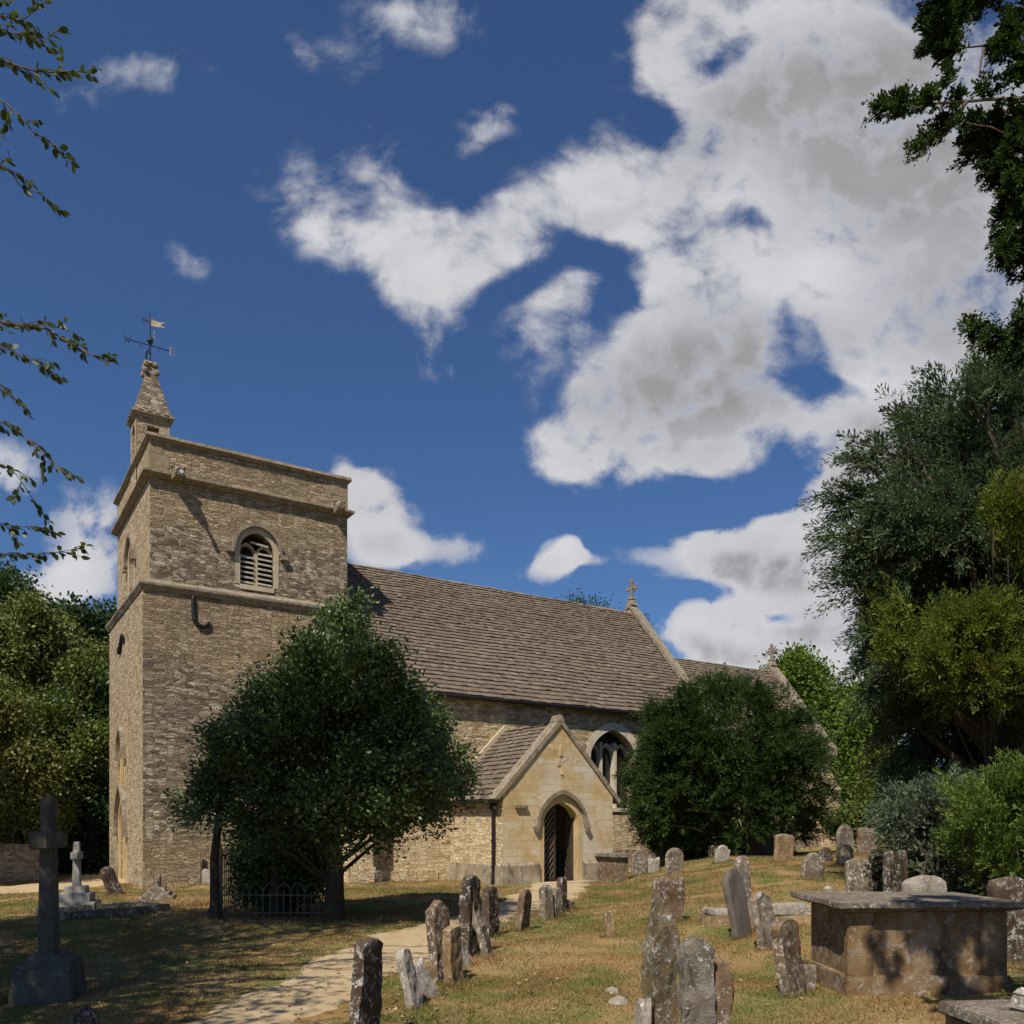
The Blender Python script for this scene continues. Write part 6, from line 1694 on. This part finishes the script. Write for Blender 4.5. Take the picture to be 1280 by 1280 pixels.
def local(l, d, ang):
    """frame with its x axis turned ang (radians) from the picture plane"""
    ca, sa = math.cos(ang), math.sin(ang)
    def P(u, v, z):
        x, y = lw(l+u*ca-v*sa, d+u*sa+v*ca); return (x, y, z)
    return P
def lbox(mb, P, u0, u1, v0, v1, z0, z1, e=0.0):
    mb.hexa([P(u0-e,v0-e,z0),P(u1+e,v0-e,z0),P(u1+e,v1+e,z0),P(u0-e,v1+e,z0),P(u0,v0,z1),P(u1,v0,z1),P(u1,v1,z1),P(u0,v1,z1)])
def subdiv_build(mb, name, mat, parent, amp=.006, cuts=3, seed=1, bev=.012):
    """worn stone: bevelled, subdivided and slightly uneven"""
    o = mb.build(name, mat, parent, merge=True)
    bm = bmesh.new(); bm.from_mesh(o.data)
    bmesh.ops.bevel(bm, geom=[e for e in bm.edges if e.is_manifold and e.calc_face_angle(0) > .5], offset=bev, segments=2, affect='EDGES', clamp_overlap=True)
    bmesh.ops.subdivide_edges(bm, edges=[e for e in bm.edges if e.calc_length() > .10], cuts=cuts, use_grid_fill=True)
    for v in bm.verts:
        q = v.co+Vector((seed*3.1,seed,0)); v.co += noise.noise_vector(q*2.4)*amp+noise.noise_vector(q*8)*amp*.6
    bm.to_mesh(o.data); bm.free()
    o.data.polygons.foreach_set('use_smooth', [True]*len(o.data.polygons)); o.data.set_sharp_from_angle(angle=R_(40))
    return o
# --- chest tomb, lower right
l0, d0 = 3.12, 7.92; x, y = lw(l0+1, d0+.5); zb = gz(x, y)
t = empty('chest_tomb', (x,y,zb), 'large stone chest tomb with overhanging lichened slab at lower right', 'tomb')
P = local(l0, d0, R_(2.0)); L_, D_ = 1.50, 1.02; zt = .79
mb = MB(); lbox(mb, P, -.03, L_+.03, -.03, D_+.03, zb-.35, zb+.13); subdiv_build(mb, 'plinth', M_HS['tomb'], t, .007, 3, 2)
mb = MB(); lbox(mb, P, .03, L_-.03, .03, D_-.03, zb+.10, zt); subdiv_build(mb, 'chest', M_HS['tomb'], t, .006, 4, 3)
for (u0,u1) in ((-.005,.24),(L_-.24,L_+.005)):
    mb = MB(); lbox(mb, P, u0, u1, -.004, .10, zb+.125, zt-.003); subdiv_build(mb, 'corner_pier', M_HS['tomb'], t, .005, 2, u1)
mb = MB(); lbox(mb, P, -.13, L_+.13, -.13, D_+.13, zt+.035, zt+.09)
mb.hexa([P(-.01,-.01,zt-.002),P(L_+.01,-.01,zt-.002),P(L_+.01,D_+.01,zt-.002),P(-.01,D_+.01,zt-.002),P(-.12,-.12,zt+.034),P(L_+.12,-.12,zt+.034),P(L_+.12,D_+.12,zt+.034),P(-.12,D_+.12,zt+.034)])
subdiv_build(mb, 'cover_slab', M_HS['slab'], t, .010, 5, 4, .010)
# --- chest tomb against the porch
x, y, z, d = gpt(784, 1101); l, d = wl(x, y)
t = empty('chest_tomb', (x,y,z), 'small grey chest tomb tucked against the east side of the porch', 'tomb')
P = local(l-.28, d, R_(26))
mb = MB(); lbox(mb, P, .03, .40, .03, .95, z-.2, z+.62); subdiv_build(mb, 'chest', M_HS['brown'], t, .006, 2, 5)
mb = MB(); lbox(mb, P, -.06, .48, -.06, 1.04, z+.622, z+.72); subdiv_build(mb, 'cover_slab', M_HS['slab'], t, .008, 3, 6)
# --- broken ledger behind the slate headstones
x, y, z, d = gpt(905, 1158); l, d = wl(x, y)
t = empty('ledger_tomb', (x,y,z), 'low broken ledger tomb crusted with white lichen behind the slate headstone', 'tomb')
P = local(l-.15, d, R_(6))
mb = MB(); lbox(mb, P, 0, 1.55, 0, .62, z-.2, z+.14, .04); subdiv_build(mb, 'base', M_HS['orange'], t, .03, 4, 7, .02)
mb = MB(); lbox(mb, P, .02, .62, .05, .60, z+.12, z+.20); subdiv_build(mb, 'broken_slab', M_HS['pale'], t, .03, 3, 8, .02)
mb = MB(); lbox(mb, P, .70, 1.50, .02, .60, z+.13, z+.27); subdiv_build(mb, 'cover_slab', M_HS['pale'], t, .03, 3, 9, .02)
# --- ledger at the bottom right corner
P = local(3.32, 5.75, R_(4)); x, y = lw(3.9, 6); z = gz(x, y)
t = empty('ledger_tomb', (x,y,z), 'flat grey ledger slab lying in the bottom right corner', 'tomb')
mb = MB(); lbox(mb, P, .04, 1.9, .04, .78, z-.2, z+.16); subdiv_build(mb, 'base', M_HS['tomb'], t, .008, 3, 10)
mb = MB(); lbox(mb, P, 0, 1.95, 0, .82, z+.162, z+.25); subdiv_build(mb, 'cover_slab', M_HS['slab'], t, .008, 4, 11)
x, y = lw(3.72, 6.22); mb = MB(); mb.frustum(x,y,z+.245,z+.36,.16,.13,.13,.10); mb.frustum(x,y,z+.36,z+.41,.14,.11,.05,.05)
o = subdiv_build(mb, 'stone_fragment', M_HS['pale'], None, .02, 2, 12); tag(o, 'small white lichened stone fragment resting on the corner ledger slab', 'stone')
# --- lumps of white stone on the lawn
for (px, py, s, lab) in ((765,1241,.10,'small white stone lying on the lawn, left of two'),(774,1254,.13,'larger white stone lying on the lawn nearest the camera')):
    x, y, z, d = gpt(px, py); mb = MB(); mb.lathe(x, y, [(s*.5,z-.03),(s*.75,z+.0),(s*.6,z+.035),(s*.25,z+.055)], 9); rough(mb, .025, 14, px); o = mb.build('loose_stone', M_HS['pale'], None, smooth=True); tag(o, lab, 'stone', 'loose stones on the lawn')
# --- crosses
def latin_cross(name, label, px, yb, yt, mat, ang, spec):
    x, y, z, d = gpt(px, yb); l, d = wl(x, y); h = (yb-yt)/FPX*d; P = local(l, d, R_(ang))
    t = empty(name, (x,y,z), label, 'cross', None)
    spec(t, P, z, h, M_HS[mat]); return t
def big_cross(t, P, z, h, mat):
    mb = MB(); mb.hexa([P(-.29,-.29,z-.2),P(.29,-.29,z-.2),P(.29,.29,z-.2),P(-.29,.29,z-.2),P(-.235,-.235,z+.36),P(.235,-.235,z+.36),P(.235,.235,z+.36),P(-.235,.235,z+.36)]); subdiv_build(mb, 'base', mat, t, .006, 3, 1)
    mb = MB(); mb.hexa([P(-.225,-.225,z+.355),P(.225,-.225,z+.355),P(.225,.225,z+.355),P(-.225,.225,z+.355),P(-.12,-.12,z+.44),P(.12,-.12,z+.44),P(.12,.12,z+.44),P(-.12,.12,z+.44)]); subdiv_build(mb, 'plinth', mat, t, .004, 2, 2)
    mb = MB(); mb.hexa([P(-.085,-.075,z+.42),P(.085,-.075,z+.42),P(.085,.075,z+.42),P(-.085,.075,z+.42),P(-.066,-.058,z+h),P(.066,-.058,z+h),P(.066,.058,z+h),P(-.066,.058,z+h)]); subdiv_build(mb, 'shaft', mat, t, .003, 3, 3)
    mb = MB(); lbox(mb, P, -.34, .34, -.080, .080, z+h*.745, z+h*.745+.155); subdiv_build(mb, 'arms', mat, t, .003, 2, 4)
latin_cross('memorial_cross', 'tall dark stone cross on a tapered base at the left edge', 61, 1249, 996, 'cross', 104, big_cross)
def mid_cross(t, P, z, h, mat):
    for i, (a, z0, z1) in enumerate(((.36,-.2,.16),(.27,.157,.32),(.18,.317,.44))):
        mb = MB(); lbox(mb, P, -a, a, -a, a, z+z0, z+z1); subdiv_build(mb, 'step', mat, t, .005, 2, 5+i)
    mb = MB(); mb.hexa([P(-.075,-.07,z+.43),P(.075,-.07,z+.43),P(.075,.07,z+.43),P(-.075,.07,z+.43),P(-.055,-.05,z+h),P(.055,-.05,z+h),P(.055,.05,z+h),P(-.055,.05,z+h)]); subdiv_build(mb, 'shaft', mat, t, .003, 2, 8)
    mb = MB(); lbox(mb, P, -.25, .25, -.062, .062, z+h*.74, z+h*.74+.14); subdiv_build(mb, 'arms', mat, t, .003, 2, 9)
latin_cross('memorial_cross', 'white stone cross on three steps near the tower, smaller than the dark one', 96, 1137, 1052, 'white', 106, mid_cross)
def small_cross(t, P, z, h, mat):
    for i, (a, z0, z1) in enumerate(((.34,-.2,.09),(.25,.087,.18),(.15,.177,.27))):
        mb = MB(); lbox(mb, P, -a, a, -a, a, z+z0, z+z1); subdiv_build(mb, 'step', mat, t, .01, 2, 10+i)
    mb = MB(); lbox(mb, P, -.06, .06, -.05, .05, z+.265, z+h); subdiv_build(mb, 'shaft', mat, t, .006, 2, 14)
    mb = MB(); lbox(mb, P, -.14, .14, -.052, .052, z+h-.16, z+h-.06); subdiv_build(mb, 'arms', mat, t, .006, 2, 15)
latin_cross('memorial_cross', 'little broken grey cross on low steps before the tower wall', 198, 1124, 1093, 'grey', 105, small_cross)
# kerb of the grave below the white cross
pts = [gpt(80,1150), gpt(213,1138)]
(xa, ya, za, da), (xb, yb_, zb_, db) = pts
la, da = wl(xa, ya); lb, db = wl(xb, yb_)
t = empty('grave_kerb', (xa,ya,za), 'pale stone kerb edging the grave in front of the white cross', 'kerb')
ang = math.atan2(db-da, lb-la); Lk = math.hypot(lb-la, db-da); P = local(la, da, ang)
for (u0,u1,v0,v1) in ((0,Lk,0,.14),(0,Lk,.95,1.09),(0,.14,.142,.948),(Lk-.14,Lk,.142,.948)):
    mb = MB(); lbox(mb, P, u0, u1, v0, v1, za-.2, za+.13); subdiv_build(mb, 'kerb_stone', M_HS['grey'], t, .006, 4, u1+v1)

# --- iron railing round the tomb beneath the holly
x, y, z, d = gpt(345, 1147); l, d = wl(x, y)
t = empty('tomb_railing', (x,y,z), 'low hooped iron railing round a grave under the holly', 'railing')
M_RUST = mat_plain('rusty iron', (.20,.165,.12), .8, .2, .4, 20)
P = local(l-.95, d, R_(4))
def railing(u0, v0, u1, v1, h, hoop):
    mb = MB(); n = max(3, int(math.hypot(u1-u0, v1-v0)/.115))
    for k in range(n+1):
        q = k/n; u = u0+(u1-u0)*q; v = v0+(v1-v0)*q; X, Y, _ = P(u,v,0); zz = gz(X,Y)
        mb.tube([P(u,v,zz-.1), P(u,v,zz+h+(0 if hoop else .08))], .011, 5)
        if hoop and k < n and k % 2 == 0:
            u2 = u0+(u1-u0)*min(1,(k+2)/n); v2 = v0+(v1-v0)*min(1,(k+2)/n)
            arc = []
            for j in range(7):
                w = j/6; arc.append(P(u+(u2-u)*w, v+(v2-v)*w, zz+h+.13*math.sin(math.pi*w)))
            mb.tube(arc, .010, 5)
    for zr in (.10, h-.06):
        X, Y, _ = P(u0,v0,0); X2, Y2, _ = P(u1,v1,0)
        mb.tube([P(u0,v0,gz(X,Y)+zr), P(u1,v1,gz(X2,Y2)+zr)], .014, 6)
    mb.build('railing_panel', M_RUST, t)
railing(.02, 0, 1.88, 0, .46, True); railing(1.9, .02, 1.9, 1.28, .46, True); railing(.02, 1.3, 1.88, 1.3, .46, True); railing(0, .02, 0, 1.28, 1.12, False)
for (u, v) in ((0,0),(1.9,0),(1.9,1.3),(0,1.3)):
    X, Y, _ = P(u,v,0); mb = MB(); zz = gz(X,Y); mb.tube([P(u,v,zz-.1), P(u,v,zz+(1.2 if u == 0 else .62))], .024, 7); X, Y, _ = P(u,v,0); mb.lathe(X,Y,[(.015,zz+(1.2 if u == 0 else .62)),(.04,zz+(1.23 if u == 0 else .65)),(.01,zz+(1.28 if u == 0 else .70))],7); mb.build('corner_post', M_RUST, t)

# --- boundary wall at far left
a = at(-260, 21.0); b = at(66, 24.5)
t = MB(); A = Vector((*a,0)); B = Vector((*b,0)); dr = (B-A).normalized(); nn_ = Vector((-dr.y,dr.x,0)); Lw = (B-A).length
wall = empty('boundary_wall', (A.x, A.y, gz(A.x,A.y)), 'low dry stone boundary wall in shade at the left edge', 'wall')
wb = MB(); wb.hexa([A-nn_*.2+Vector((0,0,-.3)),B-nn_*.2+Vector((0,0,-.3)),B+nn_*.2+Vector((0,0,-.3)),A+nn_*.2+Vector((0,0,-.3)),A-nn_*.17+Vector((0,0,.86)),B-nn_*.17+Vector((0,0,.86)),B+nn_*.17+Vector((0,0,.86)),A+nn_*.17+Vector((0,0,.86))])
wb.build('masonry', M_TOWERW, wall)
cp = MB(); u = 0; rg_ = random.Random(7)
while u < Lw-.1:
    u1 = min(Lw, u+rg_.uniform(.12,.22)); hh = rg_.uniform(.14,.22)
    cp.hexa([A+dr*u-nn_*.2+Vector((0,0,.86)),A+dr*(u1-.01)-nn_*.2+Vector((0,0,.86)),A+dr*(u1-.01)+nn_*.2+Vector((0,0,.86)),A+dr*u+nn_*.2+Vector((0,0,.86)),A+dr*u-nn_*.15+Vector((0,0,.86+hh)),A+dr*(u1-.01)-nn_*.15+Vector((0,0,.86+hh)),A+dr*(u1-.01)+nn_*.15+Vector((0,0,.86+hh)),A+dr*u+nn_*.15+Vector((0,0,.86+hh))]); u = u1
cp.build('coping', M_WEATH, wall)

tufts([(o.location.x, o.location.y, max(.14, o.dimensions.x*.9), max(.08, o.dimensions.y*.5), o.rotation_euler.z) for o in list(COL.objects) if o.get('category') == 'gravestone'])
